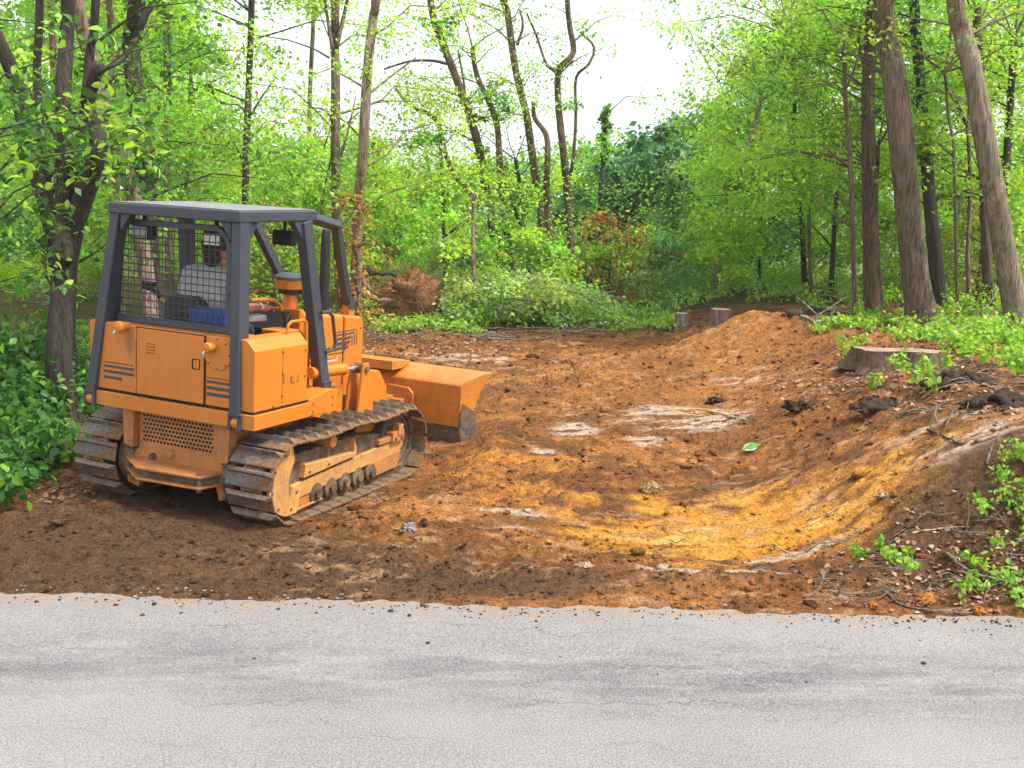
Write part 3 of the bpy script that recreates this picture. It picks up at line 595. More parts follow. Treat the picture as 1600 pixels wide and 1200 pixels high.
st = P_('intake_stack', MB().lathe([(.078, 1.60), (.072, 1.68), (.058, 1.765), (.05, 1.77), (.05, 1.80)], 'z', (0, 1.46, 0), 20), PT, D, .003)
P_('intake_collar', MB().lathe([(.081, 1.60), (.081, 1.63), (.07, 1.632)], 'z', (0, 1.46, 0), 20), M['black'], st, 0)
P_('precleaner_bowl', MB().lathe([(.06, 1.775), (.105, 1.785), (.11, 1.81), (.135, 1.815), (.142, 1.90), (.10, 1.902)], 'z', (0, 1.46, 0), 24), M['cleaner'], st, .003)
P_('precleaner_base', MB().lathe([(.05, 1.755), (.108, 1.765), (.112, 1.812), (.05, 1.815)], 'z', (0, 1.46, 0), 20), M['black'], st, .003)
P_('precleaner_lid', MB().lathe([(.14, 1.90), (.152, 1.905), (.15, 1.925), (.12, 1.95), (.06, 1.962), (.008, 1.966), (.008, 1.99)], 'z', (0, 1.46, 0), 24), RO, st, .003)
P_('breather', MB().tube([(.13, 1.56, 1.6), (.14, 1.56, 1.68), (.17, 1.6, 1.75)], .035, 8), RO, D, 0)
P_('exhaust_pipe', MB().tube([(.02, 1.99, 1.56), (.02, 1.99, 2.30), (.02, 2.0, 2.36)], [.055, .044, .042], 12), M['black'], D, 0)
# ---- canopy (roll-over frame)
def post(pts, w, d, mat=RO):
    m = MB()
    for p, q in zip(pts[:-1], pts[1:]): m.bar(p, q, w, d)
    return P_('canopy_post', m, mat, bevel=.012)
rr_ = post([(.682, -.12, .93), (.64, -.075, 2.47)], .095, .125); rl_ = post([(-.825, -.12, .93), (-.585, -.075, 2.47)], .095, .125)
fr_ = post([(.705, .985, 1.06), (.655, .72, 2.47)], .10, .125); fl_ = post([(-.76, .985, 1.06), (-.60, .72, 2.47)], .10, .125)
for pst, c in ((rr_, (.684, -.12, .885)), (rl_, (-.832, -.12, .885)), (fr_, (.708, .99, 1.01)), (fl_, (-.765, .99, 1.01))):
    x, y, z = c
    P_('foot_clevis', MB().box(x - .062, x - .032, y - .06, y + .06, z - .06, z + .07).box(x + .032, x + .062, y - .06, y + .06, z - .06, z + .07).box(x - .062, x + .062, y - .06, y + .06, z + .045, z + .075), RO, pst, .006)
    P_('foot_bush', MB().cyl((x - .031, y - .012, z), (x + .031, y - .012, z), .05, 16), PT, pst, .004)
    P_('foot_pin', MB().cyl((x - .075, y - .012, z - .01), (x + .075, y - .012, z - .01), .02, 10), M['rops'], pst, 0)
roof = P_('canopy_roof', MB().add([(-.64, -.16, 2.445), (.695, -.16, 2.445), (.69, .875, 2.475), (-.645, .875, 2.475), (-.64, -.16, 2.535), (.695, -.16, 2.535), (.69, .875, 2.565), (-.645, .875, 2.565)],
            [(0, 3, 2, 1), (4, 5, 6, 7), (0, 1, 5, 4), (1, 2, 6, 5), (2, 3, 7, 6), (3, 0, 4, 7)]), RO, bevel=.014)
P_('roof_skin', MB().add([(-.618, -.138, 2.538), (.672, -.138, 2.538), (.668, .853, 2.567), (-.622, .853, 2.567), (-.618, -.138, 2.5425), (.672, -.138, 2.5425), (.668, .853, 2.5715), (-.622, .853, 2.5715)],
            [(0, 3, 2, 1), (4, 5, 6, 7), (0, 1, 5, 4), (1, 2, 6, 5), (2, 3, 7, 6), (3, 0, 4, 7)]), M['roof'], roof, 0)
# gussets under the roof
for x0, x1, y0, s_, ax in ((.585, -.11, -.12, -1, 'y'), (-.53, .11, -.12, 1, 'y')):
    P_('gusset', MB().prism([(x0, 2.446), (x0 + x1, 2.446), (x0, 2.31)], 'y', -.13, -.06), RO, roof, .004)
P_('gusset', MB().prism([(-.02, 2.45), (.10, 2.45), (-.02, 2.30)], 'x', .61, .67), RO, roof, .004)
P_('gusset', MB().prism([(.675, 2.47), (.55, 2.465), (.695, 2.30)], 'x', .62, .68), RO, roof, .004)
# forward sweeps down to the bonnet
for s_ in (1, -1):
    sw = post([(s_ * .60, .86, 2.505), (s_ * .47, 1.50, 2.425)], .075, .085)
    m = MB().bar((s_ * .47, 1.48, 2.44), (s_ * .33, 1.93, 1.68), .075, .085, up=(0, .86, .5)); P_('sweep_leg', m, RO, sw, .01)
    P_('sweep_foot', MB().box(s_ * .33 - .045, s_ * .33 + .045, 1.90, 1.99, 1.55, 1.70), PT, sw, .006)
    P_('sweep_clevis', MB().box(s_ * .33 - .06, s_ * .33 - .046, 1.885, 1.985, 1.63, 1.74).box(s_ * .33 + .046, s_ * .33 + .06, 1.885, 1.985, 1.63, 1.74), RO, sw, .004)
P_('grab_handle', MB().tube([(.76, .87, 1.70), (.77, .96, 1.70), (.775, 1.02, 1.66), (.78, 1.07, 1.42), (.775, 1.05, 1.36), (.76, .96, 1.345)], .016, 8), RO, D, 0)
# rear screen
ins = [(-.70, 1.59), (-.655, 2.30), (-.575, 2.385), (.37, 2.385), (.475, 2.29), (.485, 1.59)]
fm = MB()
for p, q in zip(ins, ins[1:] + ins[:1]):
    fm.bar((p[0], .0, p[1]), (q[0], .0, q[1]), .048, .04)
scr = P_('screen_frame', fm, RO, bevel=.005)
P_('screen_rail', MB().box(-.72, .60, -.03, .03, 1.554, 1.60), M['rops'], scr, .004)
wm = MB()
def xl(z): return np.interp(z, [1.59, 2.30, 2.385], [-.70, -.655, -.575])
def xr(z): return np.interp(z, [1.59, 2.29, 2.385], [.485, .475, .37])
for i in range(20):
    x = -.69 + i * .060
    zt = 2.38
    if x < -.575: zt = np.interp(x, [-.70, -.655, -.575], [1.59, 2.30, 2.38])
    if x > .37: zt = np.interp(x, [.37, .475, .485], [2.38, 2.29, 1.6])
    if zt > 1.7: wm.tube([(x, .004, 1.585), (x, .004, zt)], .0045, 4)
for j in range(13):
    z = 1.635 + j * .058; wm.tube([(xl(z), -.005, z), (xr(z), -.005, z)], .0045, 4)
P_('wire_mesh', wm, RO, scr, 0)
for x, z in ((-.735, 2.0), (.53, 1.92)): P_('screen_hinge', MB().box(x - .05, x + .05, -.06, .03, z - .035, z + .035), RO, scr, .006)
# lamps under the canopy
for x, y, z in ((-.52, .08, 2.30), (.235, .08, 2.29)):
    lp = P_('work_lamp', MB().box(x - .10, x + .10, y, y + .09, z - .06, z + .065), M['black'], D, .012)
    P_('lamp_lens', MB().box(x - .082, x + .075, y - .008, y, z - .045, z + .045), M['lens'], lp, .006)
    P_('lamp_arm', MB().bar((x, y + .05, z + .06), (x, y + .05, 2.46), .03, .02), M['black'], lp, 0)
lp = P_('work_lamp', MB().box(.30, .50, .76, .86, 2.25, 2.38), M['black'], D, .016); P_('lamp_arm', MB().cyl((.40, .81, 2.37), (.40, .81, 2.47), .014, 8), M['black'], lp, 0)
# ---- blade and its arms
def blade_part(prof, w0=1.02):
    m = MB(); n = len(prof); W = [w0 + (y - 3.12) / .30 * .20 for y, z in prof]
    m.add([(-w, y, z) for w, (y, z) in zip(W, prof)] + [(w, y, z) for w, (y, z) in zip(W, prof)], [tuple(range(n)), tuple(range(2 * n - 1, n - 1, -1))] + [(i, (i + 1) % n, n + (i + 1) % n, n + i) for i in range(n)])
    return m
bl = P_('blade', blade_part([(3.125, .345), (3.12, .79), (3.15, .83), (3.36, .925), (3.45, .925), (3.34, .76), (3.275, .55), (3.285, .345)]), M['paint_blade'], bevel=.010)
P_('cutting_edge', blade_part([(3.135, .342), (3.283, .342), (3.33, .22), (3.45, .04), (3.42, .035), (3.17, .07)]), M['steel'], bl, .006)
for s_ in (1, -1):
    eb = [(3.118, .30), (3.118, .46), (3.14, .60), (3.272, .50), (3.278, .40), (3.335, .22), (3.455, .035), (3.17, .06)]; W = [1.02 + (y - 3.12) / .30 * .20 for y, z in eb]; n8 = len(eb)
    P_('end_plate', MB().add([(s_ * (w + .012), y, z) for w, (y, z) in zip(W, eb)] + [(s_ * (w - .012), y, z) for w, (y, z) in zip(W, eb)], [tuple(range(n8)), tuple(range(2 * n8 - 1, n8 - 1, -1))] + [(i, (i + 1) % n8, n8 + (i + 1) % n8, n8 + i) for i in range(n8)]), M['steel'], bl, .003)
P_('push_pad', MB().prism([(.06, .36), (.06, .66), (.11, .715), (.40, .70), (.455, .64), (.46, .36)], 'y', 3.09, 3.13), M['paint_blade'], bl, .012)
P_('pad_recess', MB().prism([(.09, .36), (.09, .63), (.13, .68), (.37, .67), (.42, .62), (.425, .36)], 'y', 3.086, 3.091), M['paint_blade'], bl, 0)
P_('pad_lug', MB().box(.12, .36, 3.0, 3.10, .53, .575), M['paint_blade'], bl, .008)
P_('top_guard', MB().prism([(2.98, .885), (3.20, .885), (3.36, .93), (3.36, .955), (2.98, .985)], 'x', -.62, .25), M['paint_blade'], bl, .006)
for z_ in (.345, .60): P_('weld_seam', MB().box(-1.0, 1.0, 3.117, 3.124, z_, z_ + .006), M['paint_dirty'], bl, 0)
cf = P_('push_frame', MB().box(.50, .575, .9, 2.62, .34, .52).box(-.575, -.50, .9, 2.62, .34, .52).box(-.575, .575, 2.44, 2.66, .30, .56), PD)
P_('blade_pivot', MB().box(-.22, .22, 2.64, 3.13, .28, .60), PD, cf)
for s_ in (1, -1):
    cy = P_('lift_cylinder', MB().cyl((s_ * .68, .84, 1.165), (s_ * .68, 1.35, 1.14), .052, 18).cyl((s_ * .68, 1.33, 1.14), (s_ * .68, 1.37, 1.138), .058, 18), PT, D, .006)
    P_('cylinder_rod', MB().cyl((s_ * .68, 1.36, 1.139), (s_ * .68, 1.60, 1.125), .022, 12), M['chrome'], cy, 0)
    P_('rod_eye', MB().cyl((s_ * .64, 1.63, 1.12), (s_ * .72, 1.63, 1.12), .05, 14), M['mud'], cy, 0)
    P_('hydraulic_pipe', MB().tube([(s_ * .66, .9, 1.235), (s_ * .66, 1.28, 1.23), (s_ * .62, 1.34, 1.25)], .013, 8), M['chrome'], cy, 0)
    P_('lift_bracket', MB().prism([(1.50, .50), (1.82, .50), (1.76, .95), (1.69, 1.17), (1.60, 1.17), (1.56, .95)], 'x', s_ * .725, s_ * .755).prism([(1.50, .50), (1.82, .50), (1.74, .95), (1.68, 1.15), (1.60, 1.15), (1.55, .95)], 'x', s_ * .60, s_ * .63), PT, cf, .006)
    P_('lift_pin', MB().cyl((s_ * .59, 1.64, 1.115), (s_ * .775, 1.64, 1.115), .028, 12), M['mud'], cf, 0)
    P_('tower_plate', MB().prism([(1.84, .50), (2.30, .50), (2.26, .86), (2.12, 1.03), (1.95, 1.06), (1.86, .98)], 'x', s_ * .50, s_ * .62), PT, cf, .02)
    P_('side_frame', MB().box(min(s_ * .48, s_ * .6), max(s_ * .48, s_ * .6), .98, 1.5, .5, .97), PT, D, .01)
# blue crate behind the seat: lies on the tank, a thing of its own
crate = empty('crate'); crate.matrix_world = dozer.matrix_world
crate.location = tuple(DP); crate.rotation_euler = dozer.rotation_euler
tag(crate, 'small blue plastic crate on the rear tank behind the operator seat', 'crate')
z0 = 1.556; CX = .215; m = MB().box(CX - .185, CX + .185, .05, .062, z0, z0 + .16).box(CX - .185, CX + .185, .148, .16, z0, z0 + .16).box(CX - .185, CX - .173, .062, .148, z0, z0 + .16).box(CX + .173, CX + .185, .062, .148, z0, z0 + .16).box(CX - .17, CX + .17, .06, .15, z0, z0 + .012)
m.build('crate_body', M['blue'], crate, .004)
m = MB().box(CX - .193, CX + .193, .042, .05, z0 + .135, z0 + .165).box(CX - .193, CX + .193, .16, .168, z0 + .135, z0 + .165)
for i in range(7): m.box(CX - .17 + i * .055, CX - .16 + i * .055, .044, .05, z0 + .01, z0 + .135)
m.build('rim', M['blue'], crate, .002)
# ------------------------------------------------------------------ operator, seated, built as one skin surface with clothing on it
def blob(name, bones, mat, parent, voxel=0.011, smooth=6):
    """bones: list of chains [(x,y,z,r),...]; spheres are swept along each chain, then merged into one continuous surface"""
    bm = bmesh.new()
    for ch in bones:
        for (a, b) in zip(ch[:-1], ch[1:]):
            L = math.dist(a[:3], b[:3]); n = max(1, int(L / (min(a[3], b[3]) * 0.35)))
            for i in range(n + 1):
                t = i / n; p = [a[k] * (1 - t) + b[k] * t for k in range(4)]
                bmesh.ops.create_icosphere(bm, subdivisions=2, radius=p[3], matrix=Matrix.Translation(p[:3]))
        if len(ch) == 1: bmesh.ops.create_icosphere(bm, subdivisions=2, radius=ch[0][3], matrix=Matrix.Translation(ch[0][:3]))
    me = bpy.data.meshes.new(name); bm.to_mesh(me); bm.free(); me.materials.append(mat)
    o = bpy.data.objects.new(name, me); COL.objects.link(o); o.parent = parent
    r = o.modifiers.new('merge', 'REMESH'); r.mode = 'VOXEL'; r.voxel_size = voxel; r.use_smooth_shade = True
    s = o.modifiers.new('smooth', 'SMOOTH'); s.factor = 0.5; s.iterations = smooth
    return o
M['skin'] = mat_simple('sunburnt_skin', (0.46, 0.17, 0.11), 0.5)
M['shirt'] = mat_simple('light_grey_shirt', (0.36, 0.37, 0.37), 0.85, var=0.06, scale=60)
M['jeans'] = mat_simple('dark_blue_denim', (0.05, 0.06, 0.09), 0.9)
M['cap'] = mat_simple('dark_cap', (0.015, 0.017, 0.02), 0.8)
M['hair'] = mat_simple('dark_hair', (0.03, 0.02, 0.015), 0.7)
pers = empty('person', tuple(dz(-.16, -.05, 0))); pers.rotation_euler = dozer.rotation_euler
tag(pers, 'person in light grey short sleeved shirt and dark cap sitting at the bulldozer controls', 'person')
hx, hy, hzz = .15, .46, 2.155                                       # head centre
body = [
 [(.0, .50, 1.50, .15), (.03, .48, 1.66, .135), (.07, .46, 1.82, .15), (.09, .46, 1.95, .12), (.12, .455, 2.02, .062), (.145, .455, 2.09, .058)],
 [(-.08, .46, 1.95, .085), (.26, .46, 1.94, .08)],
 # right arm
 [(.27, .46, 1.95, .068), (.39, .50, 1.77, .050), (.43, .54, 1.715, .044)], [(.43, .54, 1.715, .044), (.44, .62, 1.72, .036), (.445, .70, 1.715, .028)],
 [(.445, .70, 1.715, .030), (.448, .77, 1.705, .034), (.45, .79, 1.70, .030)],
 # left arm
 [(-.10, .47, 1.95, .068), (-.22, .50, 1.76, .050), (-.26, .56, 1.68, .044), (-.28, .70, 1.66, .034), (-.285, .78, 1.66, .028), (-.285, .84, 1.655, .033), (-.285, .87, 1.65, .028)],
 # legs
 [(.10, .54, 1.49, .105), (.14, .74, 1.49, .088), (.15, .88, 1.46, .068), (.15, .92, 1.25, .062), (.15, .93, 1.12, .045), (.15, .94, 1.055, .042)],
 [(-.10, .54, 1.49, .105), (-.14, .74, 1.49, .088), (-.16, .88, 1.46, .068), (-.16, .92, 1.25, .062), (-.16, .93, 1.12, .045), (-.16, .94, 1.055, .042)],
 # head: skull, jaw, nose, ears
 [(hx, hy - .01, hzz + .03, .098), (hx + .005, hy + .02, hzz + .02, .094)], [(hx + .006, hy + .03, hzz - .05, .068), (hx + .016, hy + .062, hzz - .075, .045)],
 [(hx + .028, hy + .115, hzz + .0, .016), (hx + .032, hy + .128, hzz - .022, .017)],
 [(hx - .098, hy + .0, hzz - .005, .02), (hx - .10, hy - .008, hzz + .02, .02)], [(hx + .098, hy - .015, hzz - .005, .02), (hx + .10, hy - .02, hzz + .02, .02)],
 [(hx + .02, hy + .105, hzz - .06, .014), (hx + .04, hy + .1, hzz - .06, .012)], [(hx - .025, hy + .1, hzz + .022, .016)], [(hx + .06, hy + .09, hzz + .022, .016)],
]
def fingers(base, side):
    out = []; x, y, z = base
    for k, (dx, ln) in enumerate(((-.027, .066), (-.009, .076), (.009, .072), (.027, .058))):
        X = x + dx; out.append([(X, y, z, .0095), (X, y + ln * .45, z + .004, .009), (X, y + ln * .75, z - .022, .0085), (X, y + ln * .70, z - .045, .0075)])
    out.append([(x - side * .028, y - .05, z, .012), (x - side * .052, y - .02, z - .012, .0105), (x - side * .05, y + .015, z - .03, .009)])
    return out
body += fingers((.45, .805, 1.705), 1) + fingers((-.285, .885, 1.652), -1)
blob('body', body, M['skin'], pers, 0.0075, 4)
shirt = blob('shirt', [
 [(.0, .50, 1.50, .165), (.03, .47, 1.64, .152), (.07, .45, 1.80, .168), (.085, .455, 1.93, .138), (.10, .46, 1.985, .09)],
 [(-.05, .50, 1.50, .155), (-.03, .47, 1.64, .14), (-.02, .45, 1.80, .155)], [(.06, .50, 1.50, .155), (.09, .47, 1.64, .145), (.15, .45, 1.80, .155), (.17, .455, 1.9, .12)],
 [(-.09, .46, 1.95, .098), (.09, .455, 1.985, .10), (.265, .46, 1.945, .094)],
 [(.265, .46, 1.95, .090), (.33, .46, 1.82, .076)], [(-.10, .47, 1.95, .090), (-.18, .485, 1.82, .076)]], M['shirt'], pers, 0.011, 5)
jn = [[(.0, .50, 1.47, .168)]]
for s_ in (1, -1): jn.append([(s_ * .09, .54, 1.49, .12), (s_ * .14, .74, 1.495, .10), (s_ * .155, .89, 1.46, .082), (s_ * .155, .925, 1.25, .076), (s_ * .155, .935, 1.12, .066)])
blob('trousers', jn, M['jeans'], pers, 0.012, 5)
for s_ in (1, -1): blob('boot', [[(s_ * .155, .92, 1.052, .05), (s_ * .155, 1.0, 1.042, .045), (s_ * .155, 1.04, 1.04, .04)]], M['black'], pers, 0.01, 4)
blob('hair', [[(hx, hy - .035, hzz + .01, .092), (hx, hy - .04, hzz - .045, .075)]], M['hair'], pers, 0.008, 4)
cp = MB().lathe([(.113, .035), (.116, .06), (.108, .105), (.075, .14), (.02, .152)], 'z', (hx, hy + .002, hzz), 22)
cp = cp.build('cap', M['cap'], pers, 0, True)
MB().prism([(hx - .07, hy + .08), (hx - .03, hy + .19), (hx + .03, hy + .205), (hx + .09, hy + .17), (hx + .105, hy + .05)], 'z', hzz + .035, hzz + .045).build('cap_peak', M['cap'], cp, .004)
wt = MB().lathe([(.034, -.012), (.037, -.01), (.037, .01), (.034, .012)], 'y', (.445, .685, 1.716), 16).build('watch_strap', M['chrome'], pers, 0, True)
MB().lathe([(.018, 0), (.018, .008), (.015, .01)], 'x', (.477, .685, 1.722), 14).build('watch_face', M['lens'], wt, 0)
# ------------------------------------------------------------------ foliage helpers
G = {'lime': (.33, .54, .05), 'mid': (.19, .40, .045), 'deep': (.065, .185, .03), 'dark': (.075, .18, .07), 'blue': (.12, .27, .10), 'pale': (.38, .50, .20), 'gold': (.40, .36, .06), 'rust': (.42, .17, .05), 'haz': (.22, .38, .14)}  # the dark green has the shade of dense trees put into it
def unit(v): return v / np.maximum(np.linalg.norm(v, axis=-1, keepdims=True), 1e-9)
class Leaves:
    """collects leaf blades; every blade is a folded four-cornered face (or a six-cornered one when big)"""
    def __init__(self): self.c = []; self.a = []; self.n = []; self.s = []; self.k = []
    def add(self, C, A, N, S, K): self.c.append(C); self.a.append(A); self.n.append(N); self.s.append(S); self.k.append(K)
    def count(self): return sum(len(x) for x in self.c)
    def arrays(self, big=False, asp=0.62):
        C = np.concatenate(self.c); A = np.concatenate(self.a); N = np.concatenate(self.n); S = np.concatenate(self.s)[:, None]; K = np.concatenate(self.k)
        A = unit(A); N = unit(N - A * (A * N).sum(1, keepdims=True)); B = np.cross(N, A); n = len(C); i = np.arange(n)[:, None]
        if not big:
            V = np.stack([C - A * S * .5, C + B * S * asp * .5 + N * S * .10 - A * S * .06, C + A * S * .5 - N * S * .06, C - B * S * asp * .5 + N * S * .10 - A * S * .06], 1).reshape(-1, 3)
            F = i * 4 + np.array([[0, 1, 2, 3]]); return V, F, np.repeat(K, 4, 0)
        w = asp * .5
        V = np.stack([C - A * S * .5, C - A * S * .12 + B * S * w + N * S * .07, C + A * S * .22 + B * S * w * .72 + N * S * .05 - N * S * .05, C + A * S * .5 - N * S * .16,
                      C + A * S * .22 - B * S * w * .72, C - A * S * .12 - B * S * w + N * S * .07, C + A * S * .05 - N * S * .03], 1).reshape(-1, 3)
        F = (i[:, :, None] * 7 + np.array([[[0, 1, 6, 6], [1, 2, 6, 6], [2, 3, 6, 6], [3, 4, 6, 6], [4, 5, 6, 6], [5, 0, 6, 6]]])).reshape(-1, 4)[:, :3]
        return V, F, np.repeat(K, 7, 0)
    def build(self, name, parent=None, mat=None, big=False, asp=0.62):
        V, F, K = self.arrays(big, asp); return np_obj(name, V, F, mat or M['leaf'], K, parent)
def colours(n, base, var=0.28, alt=None, altp=0.0):
    k = np.tile(np.array(G[base] if isinstance(base, str) else base), (n, 1)); k = k * (1 + var * RNG.normal(0, 1, (n, 1)).clip(-1.6, 1.6) * .6) 
    k[:, 0] *= 1 + .22 * RNG.normal(0, 1, n).clip(-1.5, 1.5) * .6
    if alt is not None:
        q = RNG.random(n) < altp; k[q] = np.array(G[alt] if isinstance(alt, str) else alt) * (1 + .25 * RNG.normal(0, 1, (q.sum(), 1)).clip(-1.5, 1.5) * .6)
    return np.clip(k, .004, .8)
def spray(L, c, r, n, size, base, thick=0.22, tilt=0.45, droop=0.12, var=.28, alt=None, altp=0., flat=1.0):
    """a flat, layered spray of leaves round point c"""
    th = RNG.random(n) * 2 * math.pi; rad = r * np.sqrt(RNG.random(n)) * (1 + .35 * np.sin(th * 3 + RNG.random() * 6))
    p = np.stack([np.cos(th) * rad, np.sin(th) * rad * flat, RNG.normal(0, thick * r, n) - droop * rad * rad / max(r, .01)], 1)
    ang = RNG.random() * 6.28; tx, ty = math.cos(ang) * .25, math.sin(ang) * .25; p[:, 2] += p[:, 0] * tx + p[:, 1] * ty
    bri = math.exp(min(.42, RNG.normal(0, .30))); hue = min(.14, RNG.normal(0, .10))
    A = np.stack([np.cos(th), np.sin(th), -0.25 + 0 * th], 1) + RNG.normal(0, .65, (n, 3))
    N = np.array([0, 0, 1.0]) + RNG.normal(0, tilt, (n, 3))
    L.add(np.asarray(c) + p, A, N, size * RNG.uniform(.65, 1.3, n), np.clip(colours(n, base, var, alt, altp) * bri * np.array([1 + hue, 1, 1 - hue]), .004, .8))
def clump(L, c, r, n, size, base, squash=(1, 1, 1), tilt=.8, shell=.55, **kw):
    """a rounded clump of leaves (denser toward its surface)"""
    d = unit(RNG.normal(0, 1, (n, 3))); rad = r * (shell + (1 - shell) * RNG.random((n, 1))) * (1 + .22 * RNG.normal(0, 1, (n, 1)).clip(-1.5, 1.5))
    p = d * rad * np.array(squash); A = d * .6 + RNG.normal(0, .7, (n, 3)) + np.array([0, 0, -.35]); N = d + RNG.normal(0, tilt * .6, (n, 3)) + np.array([0, 0, .6])
    L.add(np.asarray(c) + p, A, N, size * RNG.uniform(.65, 1.3, n), colours(n, base, **kw))
def smooth_path(pts, m=5, wob=0.0):
    """Catmull-Rom through the points"""
    P = [np.array(p, float) for p in pts]; P = [2 * P[0] - P[1]] + P + [2 * P[-1] - P[-2]]; out = []
    for i in range(1, len(P) - 2):
        for j in range(m):
            t = j / m; a, b, c, d = P[i - 1:i + 3]
            out.append(.5 * ((2 * b) + (-a + c) * t + (2 * a - 5 * b + 4 * c - d) * t * t + (-a + 3 * b - 3 * c + d) * t ** 3) + (RNG.normal(0, wob, 3) if wob else 0))
    out.append(P[-2]); return out
def px_r(w, Y): return w * Y / FPX / 2
TREES = []
def make_tree(name, label, pts, w0, w1, Y, bark='bark', base='lime', nspray=26, nleaf=70, size=.11, spread=2.2, zlo=1.2, zhi=None, stems=(), clumps=(), group=None, extra_top=2.5, alt=None, altp=0., sr=(.45, .95), cat='tree', branch_r=.022, depth=1.0):
    """pts: trunk centre line in the photograph from top to bottom, at distance Y; w0, w1: trunk width in the photograph at the base and at the top"""
    W = [at(u, v, Y + depth * .15 * math.sin(i * 1.7)) for i, (u, v) in enumerate(pts)]
    bot = W[-1]; gz = hz_(bot[0], bot[1]); 
    if bot[2] > gz: W.append(np.array([bot[0] + (bot[0] - W[-2][0]) * .15, bot[1], gz - .12]))
    else: W[-1][2] = gz - .12
    if extra_top > 0 and pts[0][1] < 30:
        d = unit(W[0] - W[1]); d = unit(d * .6 + np.array([0, 0, .7])); W.insert(0, W[0] + d * extra_top)
    W = W[::-1]; rt = empty(name, tuple(W[0] + np.array([0, 0, .12]))); o0 = W[0] + np.array([0, 0, .12])
    path = [p - o0 for p in smooth_path(W, 5)]
    k = len(path); r0, r1 = px_r(w0, Y), px_r(w1, Y); hgt = [p[2] for p in path]; H = max(hgt)
    rs = [r0 + (r1 - r0) * (i / (k - 1)) ** .8 + r0 * .45 * math.exp(-max(p[2], 0) / .22) for i, p in enumerate(path)]
    nsd = 30 if w0 > 20 else 12 if w0 > 14 else 8
    tm = MB().tube(path, rs, nsd, jit=.03, ridge=[1 + (.07 * (1 if q % 2 else -1) * random.uniform(.2, 1) if nsd == 30 else 0) + random.uniform(-.04, .04) for q in range(nsd)]); tr = tm.build('trunk', M[bark], rt, 0, True)
    for si, (sp, sw0, sw1) in enumerate(stems):
        Q = [at(u, v, Y + .1 * math.sin(i * 2.1 + si)) - o0 for i, (u, v) in enumerate(sp)][::-1]; q = smooth_path(Q, 4)
        sr_ = [px_r(sw0, Y) + (px_r(sw1, Y) - px_r(sw0, Y)) * i / (len(q) - 1) for i in range(len(q))]
        MB().tube(q, sr_, 7, jit=.05).build('stem', M[bark], rt, 0, True)
    u0_ = pts[-1][0]; L = Leaves(); br = MB(); zhi_ = zhi or H - (1.2 if u0_ > 1100 else 0.2); pa = np.array(path)
    for _ in range(int(nspray * (.5 if 330 < u0_ < 610 else .75 if u0_ < 330 else 1.0))):
        z = RNG.uniform(zlo, zhi_); b = pa[int(np.argmin(abs(pa[:, 2] - (z - RNG.uniform(.1, .8)))))]
        an = RNG.random() * 6.283 if (260 < u0_ < 1230 or RNG.random() < .12) else RNG.uniform(.15, 3.0); ln = spread * RNG.uniform(.25, 1.0); c = np.array([b[0] + math.cos(an) * ln, b[1] + math.sin(an) * ln, z])
        mid = (b + c) / 2 + np.array([0, 0, .12 * ln])
        if ln > .35: br.tube([b, b * .5 + mid * .5 + RNG.normal(0, .04, 3), mid + RNG.normal(0, .05, 3), c], [branch_r, branch_r * .7, branch_r * .5, branch_r * .22], 4, cap=False)
        r = RNG.uniform(*sr); spray(L, c, r, int(nleaf * (1.7 if u0_ > 1100 else 2.2) * r / .7), size * .82, base, alt=alt, altp=altp)
    for (u, v, rp, n, bs) in clumps:
        c = at(u, v, Y) - o0; r = rp * Y / FPX
        for _ in range(5):
            cc = c + RNG.normal(0, r * .45, 3); spray(L, cc, r * .75, n // 5, size, bs, thick=.3, tilt=.6)
    if br.v: tag(br.build('branches', M[bark], rt, 0, True), kind='stuff')
    if L.count(): L.build('crown', rt)
    tag(rt, label, cat, group); TREES.append(rt); return rt
# ------------------------------------------------------------------ trees on the left
T = make_tree
T('leaning_tree', 'slim dark tree leaning left beside the forked trunk at the left edge', [(-8, 50), (25, 130), (45, 230), (75, 330), (95, 450), (104, 540)], 30, 21, 13, 'bark_dark', 'mid', 16, 80, .12, 1.6, 2.0)
T('forked_tree', 'crooked dark forked tree standing left of the bulldozer canopy', [(155, 100), (136, 165), (150, 195), (152, 238), (126, 320), (102, 420), (92, 560)], 44, 18, 11.6, 'bark_dark', 'deep', 10, 80, .12, 1.3, 1.8,
  stems=[([(108, -60), (104, 60), (98, 150), (102, 260), (98, 340), (100, 410)], 30, 20), ([(215, 60), (190, 95), (160, 110), (150, 125)], 8, 5), ([(60, 150), (85, 220), (96, 300)], 7, 4)])
T('leaning_tree', 'pinkish barked trunk leaning left, seen through the bulldozer rear screen', [(118, -10), (143, 98), (165, 180), (189, 245), (210, 311), (230, 440), (238, 540)], 25, 19, 14, 'bark_pink', 'mid', 16, 80, .11, 1.8, 2.2)
T('forked_tree', 'dark upright trunk with a right hand fork above the rear left canopy corner', [(214, -10), (205, 70), (213, 150), (222, 230), (228, 311), (240, 500)], 30, 23, 15, 'bark_dark', 'mid', 18, 80, .11, 2.0, 2.2, stems=[([(262, -20), (240, 5), (226, 25), (212, 65)], 13, 9)])
T('slender_tree', 'straight slender trunk left of the dark forked trunks near the upper left corner', [(170, -10), (174, 90), (180, 250), (186, 420)], 12, 10, 19, 'bark', 'lime', 20, 80, .11, 2.3, 2.2)
T('slender_tree', 'thin grey trunk in the upper left corner beside the leaning tree', [(78, -10), (84, 120), (90, 300), (95, 430)], 11, 10, 17, 'bark', 'mid', 18, 80, .11, 2.2, 2.0)
T('slender_tree', 'grey trunk standing behind the middle of the bulldozer rear screen', [(258, -10), (262, 150), (262, 300), (266, 480)], 15, 10, 20, 'bark', 'lime', 20, 80, .11, 2.4, 2.0)
